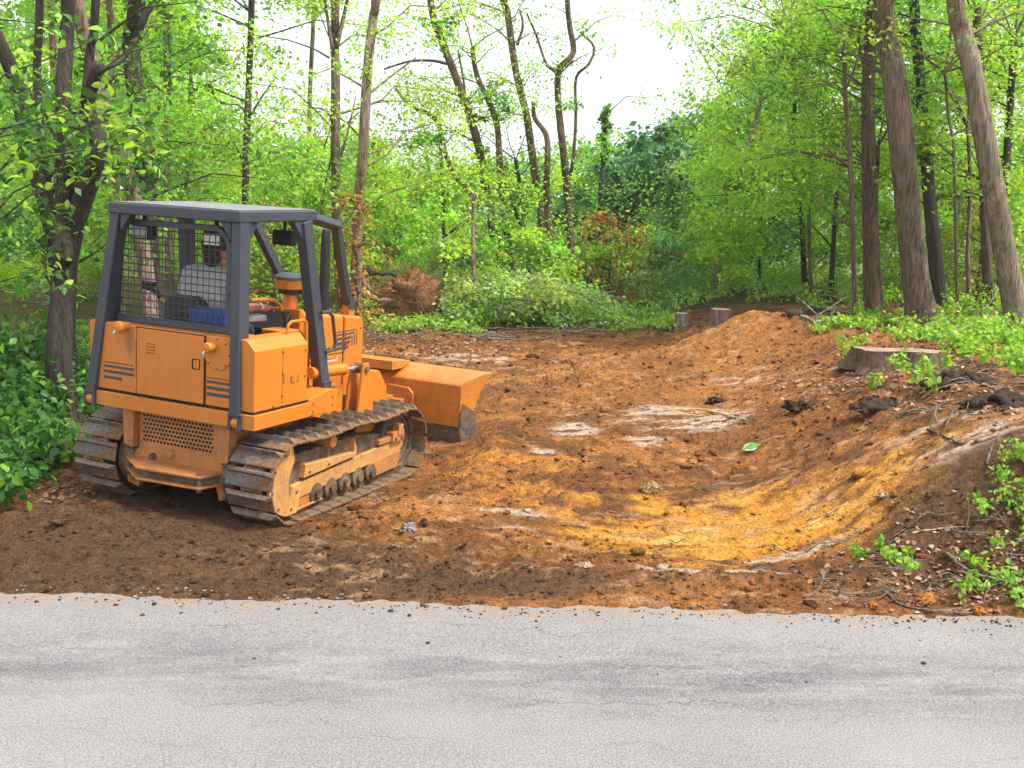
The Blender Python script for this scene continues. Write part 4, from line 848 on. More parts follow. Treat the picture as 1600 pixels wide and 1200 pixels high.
T('slender_tree', 'thin trunk just right of the rear screen middle, behind the operator', [(300, 60), (296, 200), (290, 330), (286, 480)], 9, 6, 22, 'bark', 'lime', 16, 80, .11, 2.2, 2.0, altp=.15, alt='rust')
T('slender_tree', 'straight thin dark trunk rising above the right rear corner of the canopy roof', [(393, -10), (390, 100), (386, 200), (383, 311), (382, 460)], 12, 9, 20, 'bark_dark', 'lime', 24, 80, .11, 2.6, 2.0, altp=.1, alt='rust', stems=[([(432, 120), (410, 150), (392, 180)], 4, 2)])
T('slender_tree', 'very thin trunk above the right front corner of the canopy roof', [(491, -10), (484, 150), (481, 305), (478, 440)], 8.5, 6, 24, 'bark', 'lime', 20, 70, .11, 2.4, 2.0, stems=[([(520, 190), (500, 250), (483, 300)], 4, 2)])
T('multi_stem_tree', 'grey trunk with several upright stems just right of the canopy roof', [(524, 0), (522, 60), (524, 110), (524, 230), (526, 330), (532, 490)], 17, 12, 19, 'bark', 'lime', 22, 80, .105, 2.3, 2.4, stems=[([(545, -10), (536, 30), (526, 75)], 7, 5), ([(505, -15), (512, 30), (520, 80)], 6, 4), ([(556, 150), (540, 220), (527, 260)], 4, 2), ([(500, 340), (510, 280), (522, 230)], 4, 2)])
T('curved_tree', 'pale grey trunk curving right, behind the bonnet and left of the root ball', [(588, -10), (583, 28), (574, 115), (567, 245), (559, 332), (555, 500)], 19, 12, 18, 'bark_pale', 'lime', 18, 80, .105, 2.2, 2.6, zhi=7, stems=[([(650, 90), (610, 120), (573, 150)], 4, 2)])
T('leaning_tree', 'thin dark stem crossing behind the forked trunk at left', [(62, -10), (58, 120), (70, 260), (88, 380), (112, 540)], 15, 11, 12.4, 'bark_dark', 'deep', 6, 60, .11, 1.2, 2.0)
T('leaning_tree', 'dark stem leaning right between the forked trunk and the canopy', [(150, -10), (140, 90), (128, 210), (118, 340), (108, 540)], 18, 12, 12.2, 'bark_dark', 'deep', 6, 60, .11, 1.2, 2.0)
# ------------------------------------------------------------------ the ragged group in the middle
mid = dict(group=None)
T('ragged_tree', 'dark leaning tree with a leafy tuft on top, left of the middle group', [(676, 20), (690, 63), (712, 120), (732, 175), (750, 238), (762, 315), (780, 400), (790, 440)], 17, 10, 25, 'bark_brown', 'lime', 16, 60, .105, 1.8, 3.4, zhi=8.5, stems=[([(600, 108), (640, 96), (675, 95), (700, 100)], 5, 3), ([(716, 80), (725, 130), (728, 170)], 4, 3)], clumps=[(690, 45, 24, 420, 'mid'), (755, 235, 12, 90, 'mid')])
T('broken_tree', 'crooked broken trunk bending left with a torn end in the middle group', [(618, 138), (640, 165), (680, 185), (695, 235), (708, 270), (732, 297), (763, 336), (776, 390), (785, 430)], 17, 4, 24.5, 'bark_brown', 'lime', 7, 60, .10, 1.2, 2.5, zhi=5, extra_top=0, clumps=[(672, 215, 24, 300, 'mid'), (640, 230, 15, 120, 'mid')])
T('ragged_tree', 'straight trunk with dense leaf tufts in the heart of the middle group', [(738, 75), (746, 120), (774, 185), (780, 240), (784, 290), (795, 390), (800, 440)], 15, 7, 25, 'bark_brown', 'lime', 8, 60, .10, 1.4, 3.4, zhi=7.5, extra_top=0, clumps=[(768, 165, 26, 420, 'mid'), (770, 142, 16, 160, 'lime'), (760, 262, 24, 360, 'lime'), (785, 335, 26, 420, 'lime'), (800, 296, 26, 420, 'deep'), (745, 180, 12, 100, 'deep')])
T('ragged_tree', 'tall trunk leaning left with a forked tip, middle of the ragged group', [(784, -10), (793, 20), (805, 105), (823, 182), (833, 252), (842, 310), (851, 367), (860, 440)], 15, 9, 26, 'bark_brown', 'lime', 14, 60, .10, 1.8, 4.2, zhi=9, stems=[([(812, 15), (817, 40), (808, 70)], 5, 3)])
T('broken_tree', 'broken topped trunk with a splintered pale tip right of the leaning trunk', [(833, 161), (836, 185), (854, 213), (855, 260), (854, 297), (858, 360), (861, 402), (868, 455)], 18, 6, 24, 'bark_brown', 'lime', 4, 50, .10, 1.2, 1.5, zhi=3.5, extra_top=0)
T('bare_forked_tree', 'tall bare forked tree against the white sky in the middle', [(886, -10), (890, 40), (896, 80), (880, 100), (872, 112), (872, 157), (876, 200), (882, 252), (887, 310), (891, 360), (896, 440)], 15, 7, 26, 'bark_brown', 'lime', 6, 50, .10, 1.6, 5.5, zhi=8.5,
  stems=[([(823, 21), (838, 55), (851, 94), (860, 106), (870, 114)], 5, 3), ([(906, 50), (928, 73), (920, 100), (900, 122), (900, 180), (896, 245), (888, 290)], 6, 3), ([(884, 105), (896, 95)], 4, 3)], clumps=[(915, 45, 14, 90, 'lime'), (888, 165, 14, 110, 'mid')])
T('ragged_tree', 'thin trunk leaning left across the foot of the middle group', [(800, 318), (812, 345), (832, 380), (850, 420), (858, 450)], 10, 7, 24.5, 'bark_dark', 'lime', 3, 50, .10, 1.0, 1.2, zhi=3.0, extra_top=0)
T('leafy_trunk', 'leaf clad trunk standing in front of the dark trees right of the middle group', [(947, 178), (945, 205), (942, 260), (938, 320), (935, 420)], 11, 7, 27, 'bark_dark', 'mid', 5, 60, .11, 1.4, 1.0, zhi=5, extra_top=0, clumps=[(948, 170, 7, 110, 'mid'), (944, 183, 8, 130, 'mid'), (949, 198, 9, 150, 'mid'), (942, 212, 8, 130, 'mid'), (947, 228, 9, 140, 'mid'), (941, 244, 9, 140, 'lime'), (915, 300, 24, 320, 'mid'), (905, 312, 16, 160, 'deep')])
T('slender_tree', 'slim dark trunk behind the root ball, left of the ragged group', [(688, 235), (692, 300), (693, 371), (695, 440)], 7, 5, 27, 'bark_dark', 'lime', 12, 70, .11, 2.2, 1.8, zhi=5, extra_top=0)
T('slender_tree', 'thin grey stem rising out of the brush heap', [(740, 300), (739, 350), (740, 416), (742, 490)], 7, 5, 21.5, 'bark_pale', 'lime', 4, 60, .10, .9, 1.5, zhi=3, extra_top=0)
T('slender_tree', 'trunk with broken branches between the tufted trunk and the leaning one', [(806, 250), (815, 310), (822, 370), (830, 430)], 9, 6, 27, 'bark_dark', 'lime', 8, 60, .10, 1.6, 2.5, zhi=5, extra_top=0)
# ------------------------------------------------------------------ trees on the right
big = T('large_tree', 'large grey trunk leaning left with a torn orange scar, standing behind the wide stump', [(1377, -10), (1388, 70), (1397, 122), (1411, 245), (1428, 413), (1444, 512)], 42, 27, 17.3, 'bark', 'mid', 14, 80, .12, 2.6, 3.6)
T('large_tree', 'smooth grey trunk leaning left at the right edge behind the green plants', [(1492, -10), (1504, 50), (1519, 105), (1544, 245), (1572, 402), (1594, 510)], 38, 22, 16.8, 'bark_pale', 'mid', 12, 80, .12, 2.6, 3.6)
T('upright_tree', 'straight upright brown trunk left of the scarred tree', [(1364, -10), (1362, 30), (1357, 140), (1358, 260), (1360, 413), (1364, 508)], 24, 15, 18.5, 'bark_brown', 'lime', 26, 80, .115, 2.6, 2.4, stems=[([(1340, 60), (1350, 110), (1357, 160)], 7, 4)])
T('upright_tree', 'dark trunk close behind the scarred tree on its right', [(1428, -10), (1440, 150), (1452, 300), (1463, 416), (1468, 505)], 24, 12, 18.6, 'bark_dark', 'lime', 22, 80, .115, 2.6, 2.6)
T('slender_tree', 'thin brown trunk pressed against the upright trunk on its right', [(1372, 230), (1368, 320), (1372, 420), (1376, 505)], 10, 7, 18.9, 'bark_brown', 'lime', 8, 70, .11, 1.6, 2.0, zhi=5, extra_top=0)
T('slender_tree', 'dark trunk behind the right end of the soil mound', [(1240, 60), (1241, 122), (1242, 273), (1253, 350), (1256, 416), (1259, 485)], 10, 7, 23, 'bark_dark', 'lime', 26, 80, .12, 2.7, 1.9, extra_top=0, zhi=7.5)
T('leaning_tree', 'pale trunk leaning right beside the small stump behind the mound', [(1190, 150), (1180, 192), (1155, 280), (1122, 416), (1112, 495)], 11, 7, 22, 'bark_pale', 'lime', 14, 70, .12, 2.0, 2.6, zhi=6.5, extra_top=0)
T('slender_tree', 'slim grey trunk left of the upright brown trunk', [(1318, 60), (1322, 161), (1329, 262), (1334, 416), (1338, 505)], 9, 6, 18.2, 'bark', 'lime', 18, 80, .115, 2.2, 2.0, zhi=6.5, extra_top=0)
T('slender_tree', 'dark thin trunk leaning right between the mound and the slim grey trunk', [(1322, 220), (1309, 297), (1303, 370), (1297, 480)], 9, 6, 22, 'bark_dark', 'lime', 18, 80, .115, 2.4, 1.8, zhi=6.5, extra_top=0)
T('slender_tree', 'thinnest stem between the scarred tree and the right edge trunk', [(1476, 112), (1482, 180), (1491, 245), (1494, 416), (1498, 500)], 6, 4, 17.8, 'bark', 'lime', 12, 70, .115, 2.0, 2.0, zhi=6, extra_top=0, clumps=[(1453, 222, 24, 420, 'lime'), (1450, 240, 14, 140, 'deep')])
T('upright_tree', 'brown trunk directly left of the right edge trunk', [(1526, -10), (1530, 90), (1536, 250), (1541, 400), (1545, 510)], 15, 11, 19.5, 'bark_brown', 'lime', 24, 80, .12, 2.6, 2.0)
T('slender_tree', 'narrow stem in the thicket left of the brown trunk at the right', [(1512, 200), (1516, 300), (1512, 400), (1516, 500)], 8, 5, 19, 'bark', 'lime', 14, 80, .115, 2.2, 2.0, zhi=6, extra_top=0)
T('upright_tree', 'dark trunk half hidden behind the right edge trunk', [(1585, 60), (1578, 168), (1570, 300), (1566, 420), (1562, 505)], 15, 10, 20.5, 'bark_dark', 'lime', 24, 80, .12, 2.8, 2.0, extra_top=0, zhi=7.5)
T('slender_tree', 'dark thin trunk in the gap right of the leaning pale trunk', [(1192, 300), (1188, 380), (1186, 450), (1186, 490)], 6, 4, 24, 'bark_dark', 'lime', 20, 80, .12, 2.6, 1.5, zhi=6.5, extra_top=0)
T('slender_tree', 'grey stem between the slim dark trunks at the right of the mound', [(1268, 260), (1264, 340), (1266, 420), (1268, 490)], 7, 5, 21.5, 'bark', 'lime', 18, 80, .12, 2.4, 1.8, zhi=6.5, extra_top=0)
# torn scar and red rotten foot on the large tree
def scar(tree, name, P, w, Y, mat):
    o0 = np.array(tree.location); m = MB()
    for (u0, v0), (u1, v1) in zip(P[:-1], P[1:]): m.bar(at(u0, v0, Y) - o0, at(u1, v1, Y) - o0, w * Y / FPX, .05)
    m.build(name, M[mat], tree, .006)
scar(big, 'torn_wood', [(1416, 146), (1420, 190), (1425, 244)], 7, 17.25, 'fresh_wood')
# ------------------------------------------------------------------ saplings with a look of their own
def sapling(name, label, u, vb, Y, H, R, base, n=1600, size=.10, alt=None, altp=0., layers=9, bark='bark_brown', cat='sapling', cone=True):
    g = at(u, vb, Y); x, y = g[0], Y; z = hz_(x, y); rt = empty(name, (x, y, z)); MB().tube([(0, 0, -.1), (.03, 0, H * .5), (0, .02, H)], [.035, .022, .006], 6).build('trunk', M[bark], rt, 0, True)
    L = Leaves(); br = MB()
    for i in range(layers):
        f = (i + .5) / layers; zz = H * (.12 + .88 * f); rr = R * ((1 - f) ** .8 * .9 + .12 if cone else math.sin(math.pi * (.15 + .8 * f)) ** .7)
        for q in range(5):
            a = RNG.random() * 6.28; c = (math.cos(a) * rr * .6, math.sin(a) * rr * .6, zz + RNG.normal(0, .06)); spray(L, c, rr * .5 + .08, n // (layers * 5), size, base, alt=alt, altp=altp, droop=.3)
            br.tube([(0, 0, zz - .1), (c[0] * .6, c[1] * .6, zz), c], [.012, .008, .003], 4, cap=False)
    tag(br.build('branches', M[bark], rt, 0, True), kind='stuff'); L.build('crown', rt); return tag(rt, label, cat)
sapling('sapling', 'pale green cone shaped sapling in front of the dark trees', 1045, 500, 24, 2.7, .95, 'haz', 3200, .10)
sapling('sapling', 'wilting sapling with orange brown leaves beside the broken white stem', 950, 470, 23.5, 2.2, 1.0, 'gold', 1500, .11, 'rust', .45, cone=False)
sapling('sapling', 'rust leaved sapling behind the bulldozer bonnet', 556, 470, 17.6, 2.7, .6, 'gold', 600, .10, 'rust', .5, cone=False)
sapling('sapling', 'browning sapling seen between the canopy posts', 425, 440, 18, 2.1, .8, 'lime', 900, .10, 'rust', .25, cone=False)
sapling('sapling', 'yellow leaved sapling behind the stem at the right', 1525, 470, 20, 2.0, .8, 'gold', 900, .10, 'gold', .3, cone=False)
# ------------------------------------------------------------------ near branches with large leaves in the upper left (part of the forked tree's neighbour)
near = empty('young_tree', (-5.35, 9.6, hz_(-5.35, 9.6))); tag(near, 'young tree with large bright leaves hanging in front of the forked trunk at left', 'tree')
n0 = np.array(near.location)
MB().tube([(0, 0, -.1), (.05, .02, 1.2), (-.05, .06, 2.4), (.1, .02, 3.6), (.15, 0, 4.6)], [.05, .042, .032, .022, .008], 8, jit=.05).build('trunk', M['bark_dark'], near, 0, True)
L = Leaves(); br = MB()
for u, v, rp, n in [(30, 90, 60, 110), (90, 110, 55, 130), (110, 165, 45, 110), (60, 200, 50, 90), (150, 160, 40, 90), (200, 180, 45, 110), (215, 260, 35, 90), (175, 300, 40, 80), (130, 250, 35, 70), (20, 250, 45, 80), (80, 330, 45, 90), (30, 330, 45, 90), (160, 60, 30, 35), (220, 220, 25, 60), (90, 40, 30, 40), (140, 110, 30, 60), (20, 430, 50, 150), (70, 420, 40, 90), (15, 500, 45, 130)]:
    if RNG.random() < .22: continue
    Y = 9.6 + RNG.uniform(-.5, .7); c = at(u, v, Y) - n0; r = rp * Y / FPX
    spray(L, c, r * 1.05, int(n * .45), .12, 'deep', thick=.4, tilt=.6, droop=.5, var=.4, alt='lime', altp=.4)
    st_ = np.array([0.05, .02, max(.6, c[2] - RNG.uniform(.3, .9))]); br.tube([c * .35 + st_ * .65, (st_ + c) / 2 + np.array([0, 0, .1]) + RNG.normal(0, .05, 3), c], [.011, .008, .003], 5, cap=False)
tag(br.build('branches', M['bark_dark'], near, 0, True), kind='stuff'); L.build('crown', near, big=True, asp=.5)
# ------------------------------------------------------------------ foliage that reads as one mass
def mass(name, label, cat, blobs, size, **kw):
    L = Leaves()
    for (c, r, n, base, sq) in blobs:
        k = max(2, int(n / 90))
        for _ in range(k):
            d = unit(RNG.normal(0, 1, 3)); q = np.asarray(c) + d * r * np.array(sq) * RNG.uniform(.45, 1.0); spray(L, q, r * RNG.uniform(.3, .5), n // k, size, base, thick=.3, tilt=.75, **kw)
    o = L.build(name); return tag(o, label, cat, kind='stuff')
def top_v(u): return np.interp(u, [-300, 0, 300, 330, 400, 470, 540, 600, 700, 800, 880, 950, 1050, 1100, 1150, 1200, 1260, 1900], [-200, -150, -100, 90, 190, 200, 215, 235, 230, 195, 175, 165, 185, 150, 40, -40, -150, -250])
bl_ = []
# far woods: crowns between 34 and 60 m, their heights give the tree line against the sky
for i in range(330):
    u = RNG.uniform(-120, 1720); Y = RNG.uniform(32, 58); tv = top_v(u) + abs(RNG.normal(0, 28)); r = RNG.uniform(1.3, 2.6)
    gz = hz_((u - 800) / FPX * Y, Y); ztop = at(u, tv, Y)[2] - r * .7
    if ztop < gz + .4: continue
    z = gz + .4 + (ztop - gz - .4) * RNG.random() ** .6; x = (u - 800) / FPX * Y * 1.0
    dark = 945 < u < 1105 and z < at(u, 235, Y)[2]  # leaf colour darkened for the shade low in these crowns
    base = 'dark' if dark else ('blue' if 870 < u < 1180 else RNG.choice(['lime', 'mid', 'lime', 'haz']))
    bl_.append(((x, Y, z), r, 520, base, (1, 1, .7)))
# dense evergreens in the middle distance, their shade put into a darker leaf colour
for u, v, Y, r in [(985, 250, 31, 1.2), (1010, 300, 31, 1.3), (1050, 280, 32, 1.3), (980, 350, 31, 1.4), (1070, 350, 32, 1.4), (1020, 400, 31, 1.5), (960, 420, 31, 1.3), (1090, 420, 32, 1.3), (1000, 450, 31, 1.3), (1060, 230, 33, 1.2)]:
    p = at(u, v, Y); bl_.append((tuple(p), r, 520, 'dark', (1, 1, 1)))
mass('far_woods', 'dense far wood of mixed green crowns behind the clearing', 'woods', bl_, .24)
# understory thicket behind the clearing
bl_ = []
for i in range(430):
    u = RNG.uniform(-60, 1680); Y = RNG.uniform(22.5, 34)
    x = (u - 800) / FPX * Y; gz = hz_(x, Y); r = RNG.uniform(.6, 1.15); zm = np.interp(u, [0, 400, 640, 760, 880, 1100, 1200, 1600], [3.4, 3.2, 3.0, 2.2, .8, 1.3, 3.2, 3.6])
    z = gz + r * .4 + zm * RNG.random() ** 1.1
    bl_.append(((x, Y, z), r, 330, RNG.choice(['lime', 'lime', 'pale', 'haz', 'lime']), (1, 1, .7)))
mass('thicket', 'bright green thicket of undergrowth behind the clearing', 'undergrowth', bl_, .11)
# mid storey: thin layered sprays that fill the wood left and right
bl_ = []
for i in range(430):
    side = RNG.random() < .52
    u = RNG.uniform(1110, 1640) if side else RNG.uniform(-40, 600); Y = RNG.uniform(20, 30); v = RNG.uniform(-40, 430)
    if side and v < np.interp(u, [1110, 1180, 1240], [190, 90, -40]): continue
    if not side and u > 320 and v < 190 and RNG.random() < .93: continue
    if not side and v < 170 and RNG.random() < .5: continue
    if side and v < 230 and RNG.random() < .45: continue
    p = at(u, v, Y)
    if p[2] < hz_(p[0], p[1]) + .3: continue
    bl_.append((tuple(p), RNG.uniform(.7, 1.2), 360, RNG.choice(['lime', 'lime', 'mid', 'lime', 'lime']), (1, 1, .35)))
mass('mid_storey', 'layered green leaf sprays between the trunks of the wood', 'foliage', bl_, .105)
# heap of cut leafy branches
heap = empty('brush_heap', (.4, 20.6, hz_(.4, 20.6))); tag(heap, 'long heap of cut leafy branches along the far edge of the clearing', 'brush heap'); h0 = np.array(heap.location)
L = Leaves(); br = MB()
for i in range(120):
    u = RNG.uniform(700, 970); Y = RNG.uniform(20.0, 22.0); x = (u - 800) / FPX * Y; hm = np.interp(u, [690, 730, 860, 930, 975], [.35, 1.0, .95, .55, .1]); z = hz_(x, Y) + hm * RNG.random() ** .7
    c = np.array([x, Y, z]) - h0; spray(L, c, RNG.uniform(.25, .5), 80, .10, 'lime', thick=.3, tilt=.9, var=.35, alt='pale', altp=.6)
    if i % 2 == 0:
        d = RNG.normal(0, 1, 3) * np.array([.6, .3, .15]); br.tube([c - d, c + RNG.normal(0, .05, 3), c + d], [.018, .013, .005], 5)
L.build('leaves', heap); tag(br.build('branches', M['dead_wood'], heap, 0, True), kind='stuff')
# ground plants
def plants(name, label, cat, spots, size, base, alt, altp, big=False, n=34):
    L = Leaves()
    for x, y, h, r in spots:
        z = hz_(x, y); clump(L, (x, y, z + h * .55), r, n, size, base, squash=(1, 1, h / r * .6), shell=.2, alt=alt, altp=altp)
    return tag(L.build(name, big=big), label, cat, kind='stuff')
sp = []
for i in range(520):                       # dark leafy ground cover left of the bulldozer
    y = RNG.uniform(8.2, 14.5); x = -RNG.uniform(0, 1) ** 1.2 * 4.0 - (3.95 + .28 * (y - 8.2) + .18 * math.sin(y * 3)); sp.append((x, y, RNG.uniform(.2, .55) * (1 + .9 * min(1, max(0, (-x - 4.8)))), RNG.uniform(.16, .3)))
plants('ground_cover', 'dark green leafy ground cover at the left beside the bulldozer track', 'ground cover', sp, .105, 'deep', 'mid', .22, big=True, n=30)
sp = []
for i in range(210):                       # fresh weeds on the bank and under the right hand trees
    u = RNG.uniform(1270, 1640); v = RNG.uniform(505, 590); 
    if v > np.interp(u, [1270, 1330, 1480, 1600], [520, 520, 555, 600]): continue
    p = hit(u, v); sp.append((p[0], p[1], RNG.uniform(.1, .3), RNG.uniform(.12, .26)))
for i in range(200):
    x = RNG.uniform(5.5, 12); y = RNG.uniform(17, 23); sp.append((x, y, RNG.uniform(.15, .5), RNG.uniform(.15, .4)))
plants('weeds', 'bright green weeds on the bank at the foot of the right hand trees', 'weeds', sp, .085, 'lime', 'mid', .3)
sp = []
for i in range(75):
    u = RNG.uniform(1440, 1640); v = RNG.uniform(720, 960)
    lim = np.interp(v, [720, 780, 850, 960], [1580, 1545, 1490, 1540])
    if u < lim + RNG.normal(0, 12) or RNG.random() < .25: continue
    p = hit(u, v); sp.append((p[0], p[1], RNG.uniform(.08, .2), RNG.uniform(.06, .15)))
for u, v in [(1335, 870), (1375, 872), (1385, 885), (1410, 880), (1395, 895), (1345, 880), (1420, 900)]:
    p = hit(u, v); sp.append((p[0], p[1], .12, .06))
plants('weeds', 'bright green weeds beside the road at the right edge', 'weeds', sp, .048, 'lime', 'mid', .45, big=True, n=24)
sp = []
for i in range(150):
    u = RNG.uniform(575, 760); v = RNG.uniform(498, 522); p = hit(u, v); sp.append((p[0], p[1], RNG.uniform(.1, .3), RNG.uniform(.12, .28)))
for i in range(60):
    u = RNG.uniform(940, 1060); v = RNG.uniform(500, 518); p = hit(u, v); sp.append((p[0], p[1], RNG.uniform(.08, .2), RNG.uniform(.15, .3)))
for i in range(170):
    u = RNG.uniform(960, 1330); Y = RNG.uniform(20.5, 27); sp.append(((u - 800) / FPX * Y, Y, RNG.uniform(.2, .6), RNG.uniform(.25, .5)))
plants('low_plants', 'low bright plants along the far edge of the bare soil', 'low plants', sp, .085, 'lime', 'pale', .25)
# ------------------------------------------------------------------ clods, litter, stones, dead wood
ico = bmesh.new(); bmesh.ops.create_icosphere(ico, subdivisions=1, radius=1.0)
icoV = np.array([v.co for v in ico.verts]); icoF = np.array([[v.index for v in f.verts] for f in ico.faces]); ico.free()
def lumps(name, X, Y_, S, flat, colr, label, cat, mat='soil', sink=.25):
    n = len(X); k = len(icoV); rz = RNG.random(n) * 6.283
    V = icoV[None] * (1 + .42 * RNG.normal(0, 1, (n, k, 1)).clip(-1.3, 1.5)) * np.stack([RNG.uniform(.7, 1.3, n), RNG.uniform(.7, 1.3, n), flat * RNG.uniform(.7, 1.2, n)], 1)[:, None]
    c, s = np.cos(rz)[:, None], np.sin(rz)[:, None]; V = np.stack([V[..., 0] * c - V[..., 1] * s, V[..., 0] * s + V[..., 1] * c, V[..., 2]], -1) * S[:, None, None]
    Z = height(X, Y_); V = V + np.stack([X, Y_, Z + S * flat * (1 - 2 * sink)], 1)[:, None]
    F = (icoF[None] + (np.arange(n) * k)[:, None, None]).reshape(-1, 3)
    o = np_obj(name, V.reshape(-1, 3), F, M[mat], np.repeat(colr, k, 0), smooth=False); return tag(o, label, cat, kind='stuff')
n = 20000
Yc = 6.35 + 13.2 * RNG.random(n) ** 1.35; Xc = RNG.uniform(-1, 1, n) * (Yc * .52 + .3)
Sz = np.exp(RNG.normal(math.log(.0095), .6, n)).clip(.006, .075)
dd = Yc - road_edge(Xc); smoothz = gau(Xc, Yc, 1.9, 8.3, 1.5, .8)
lx = (Xc - DP[0]) * math.cos(DYAW) - (Yc - DP[1]) * math.sin(DYAW); ly = (Xc - DP[0]) * math.sin(DYAW) + (Yc - DP[1]) * math.cos(DYAW)
pale_ = sum(gau(Xc, Yc, cx, cy, rx, ry, a) for cx, cy, rx, ry, a, k in PALE)
ok = (dd > .02) & (RNG.random(n) > .8 * smoothz) & (RNG.random(n) > .85 * np.clip(pale_, 0, 1)) & ~((np.abs(lx) < 1.1) & (ly > -.25) & (ly < 2.45)) & ~((np.abs(lx) < 1.3) & (ly > 2.9) & (ly < 3.5)) & ~((Xc < -4.0 - .28 * (Yc - 8.2)))
Sz = Sz * np.clip(.7 + .05 * (Yc - 6), .7, 1.3)
Xc, Yc, Sz = Xc[ok], Yc[ok], Sz[ok]
cc = soil_colour(Xc, Yc) * RNG.uniform(.6, 1.45, (len(Xc), 1)); cc *= 1 + .12 * RNG.normal(0, 1, (len(Xc), 3)).clip(-1.5, 1.5)
lumps('soil_clods', Xc, Yc, Sz, .62, np.clip(cc, .01, .75), 'loose brown and orange clods strewn over the bare soil', 'clods')
# crumbs spilled on to the road edge
m_ = 700; Xr = RNG.uniform(-3.6, 3.6, m_); Yr = road_edge(Xr) - np.abs(RNG.normal(0, .10, m_)) - .02; far = RNG.random(m_) < .06; Yr[far] -= RNG.random(far.sum()) * .9
Sr = np.exp(RNG.normal(math.log(.0045), .55, m_)).clip(.003, .02)
k = len(icoV); cr_ = soil_colour(Xr, np.full(m_, 6.9)) * RNG.uniform(.6, 1.4, (m_, 1))
V = icoV[None] * (1 + .25 * RNG.normal(0, 1, (m_, k, 1)).clip(-1.4, 1.4)) * np.array([1, 1, .6]) * Sr[:, None, None] + np.stack([Xr, Yr, .012 + np.interp(Yr, [4.5, 6.2, 6.62], [.0, -.01, -.02]) + Sr * .3], 1)[:, None]
tag(np_obj('soil_crumbs', V.reshape(-1, 3), (icoF[None] + (np.arange(m_) * k)[:, None, None]).reshape(-1, 3), M['soil'], np.repeat(cr_, k, 0)), 'brown soil crumbs scattered along the pavement edge', 'crumbs', kind='stuff')
# pale chips in the soil at the edge of the pavement
u_ = np.concatenate([RNG.uniform(200, 560, 46), RNG.uniform(20, 120, 14), RNG.uniform(1080, 1300, 16)]); Pc = [hit(u, 918 + .025 * u + RNG.uniform(0, 16)) for u in u_]
Xk = np.array([p[0] for p in Pc]); Yk = np.array([p[1] for p in Pc]); lumps('pale_chips', Xk, Yk, RNG.uniform(.006, .016, len(Xk)), .4, np.tile([.34, .33, .31], (len(Xk), 1)) * RNG.uniform(.6, 1.3, (len(Xk), 1)), 'whitish stone chips along the pavement edge', 'chips')
# leaf litter
def litter(name, label, pts, size, pal):
    n = len(pts); X = np.array([p[0] for p in pts]); Y_ = np.array([p[1] for p in pts]); Z = height(X, Y_) + .012
    L = Leaves(); L.add(np.stack([X, Y_, Z], 1), RNG.normal(0, 1, (n, 3)) * np.array([1, 1, .25]), np.array([0, 0, 1.]) + RNG.normal(0, .45, (n, 3)), size * RNG.uniform(.6, 1.4, n), np.array(pal)[RNG.integers(0, len(pal), n)] * RNG.uniform(.65, 1.35, (n, 1)))
    return tag(L.build(name, mat=M['dry_leaf'], asp=.62), label, 'leaf litter', kind='stuff')
pal = [(.26, .12, .07), (.20, .095, .05), (.34, .20, .14), (.14, .08, .045), (.30, .16, .10), (.38, .27, .21)]
pts = []
for i in range(2600):
    u = RNG.uniform(1180, 1640); v = RNG.uniform(530, 650); w = gau(u, v, 1400, 590, 190, 45) + .5 * gau(u, v, 1560, 640, 90, 50)
    if RNG.random() < w: pts.append(hit(u, v))
litter('leaf_litter', 'reddish brown fallen leaves around the wide stump', pts, .062, pal)
pts = []
for i in range(1500):
    u = RNG.uniform(1230, 1640); v = RNG.uniform(780, 962)
    if RNG.random() < gau(u, v, 1500, 890, 150, 60): pts.append(hit(u, v))
litter('leaf_litter', 'brown fallen leaves on the verge beside the road at right', pts, .05, pal)
pts = [hit(RNG.uniform(560, 800), RNG.uniform(505, 560)) for i in range(700)]
litter('leaf_litter', 'dry leaves at the edge of the soil below the root ball', pts, .085, pal)
pts = [hit(RNG.uniform(0, 150), RNG.uniform(735, 790)) for i in range(160)]
litter('leaf_litter', 'dead leaves at the foot of the dark ground cover at left', pts, .06, pal)
# ------------------------------------------------------------------ stumps
M['old_cut'] = mat_simple('weathered_sawn_wood', (.27, .19, .13), .9, var=.5, scale=9)
def stump(name, label, u, v, r, h, bark, dx=1.0, top='cut_wood', tilt=0.):
    p = hit(u, v); z = hz_(p[0], p[1]); rt = empty(name, (p[0], p[1], z)); N = 40; vs = []; fs = []
    lv = [(-.3, 1.2), (.02, 1.1), (.3, 1.04), (.7, 1.0), (1.0, .98)]
    for zz, k in lv:
        for j in range(N):
            a = 2 * math.pi * j / N; rr = r * k * (1 + .07 * math.sin(a * 5 + 1) * (2.2 - zz) + .05 * math.sin(a * 11) + .03 * random.uniform(-1, 1)); vs.append((rr * dx * math.cos(a), rr * math.sin(a), h * zz + (tilt * rr * math.sin(a) + .02 * r * math.sin(a * 3) - .04 * rr * math.cos(a) if zz == 1 else 0)))
    for i in range(len(lv) - 1):
        for j in range(N): fs.append((i * N + j, i * N + (j + 1) % N, (i + 1) * N + (j + 1) % N, (i + 1) * N + j))
    MB().add(vs, fs).build('bark', M[bark], rt, 0, True)
    t = MB().add([(x * .975, y * .975, zz + .002) for x, y, zz in vs[-N:]] + [(0, 0, h * 1.0)], [(j, (j + 1) % N, N) for j in range(N)]); t.build('cut_face', M[top], rt)
    return tag(rt, label, 'stump')
stump('tree_stump', 'wide low tree stump with a flat sawn top on the bank', 1400, 574, .47, .19, 'bark_brown', 1.12, tilt=-.07, top='old_cut')
stump('tree_stump', 'small sawn stump behind the soil mound', 1125, 506, .17, .27, 'bark_pink')
stump('tree_stump', 'short splintered grey stump left of the soil mound', 1064, 512, .12, .26, 'bark_pale')
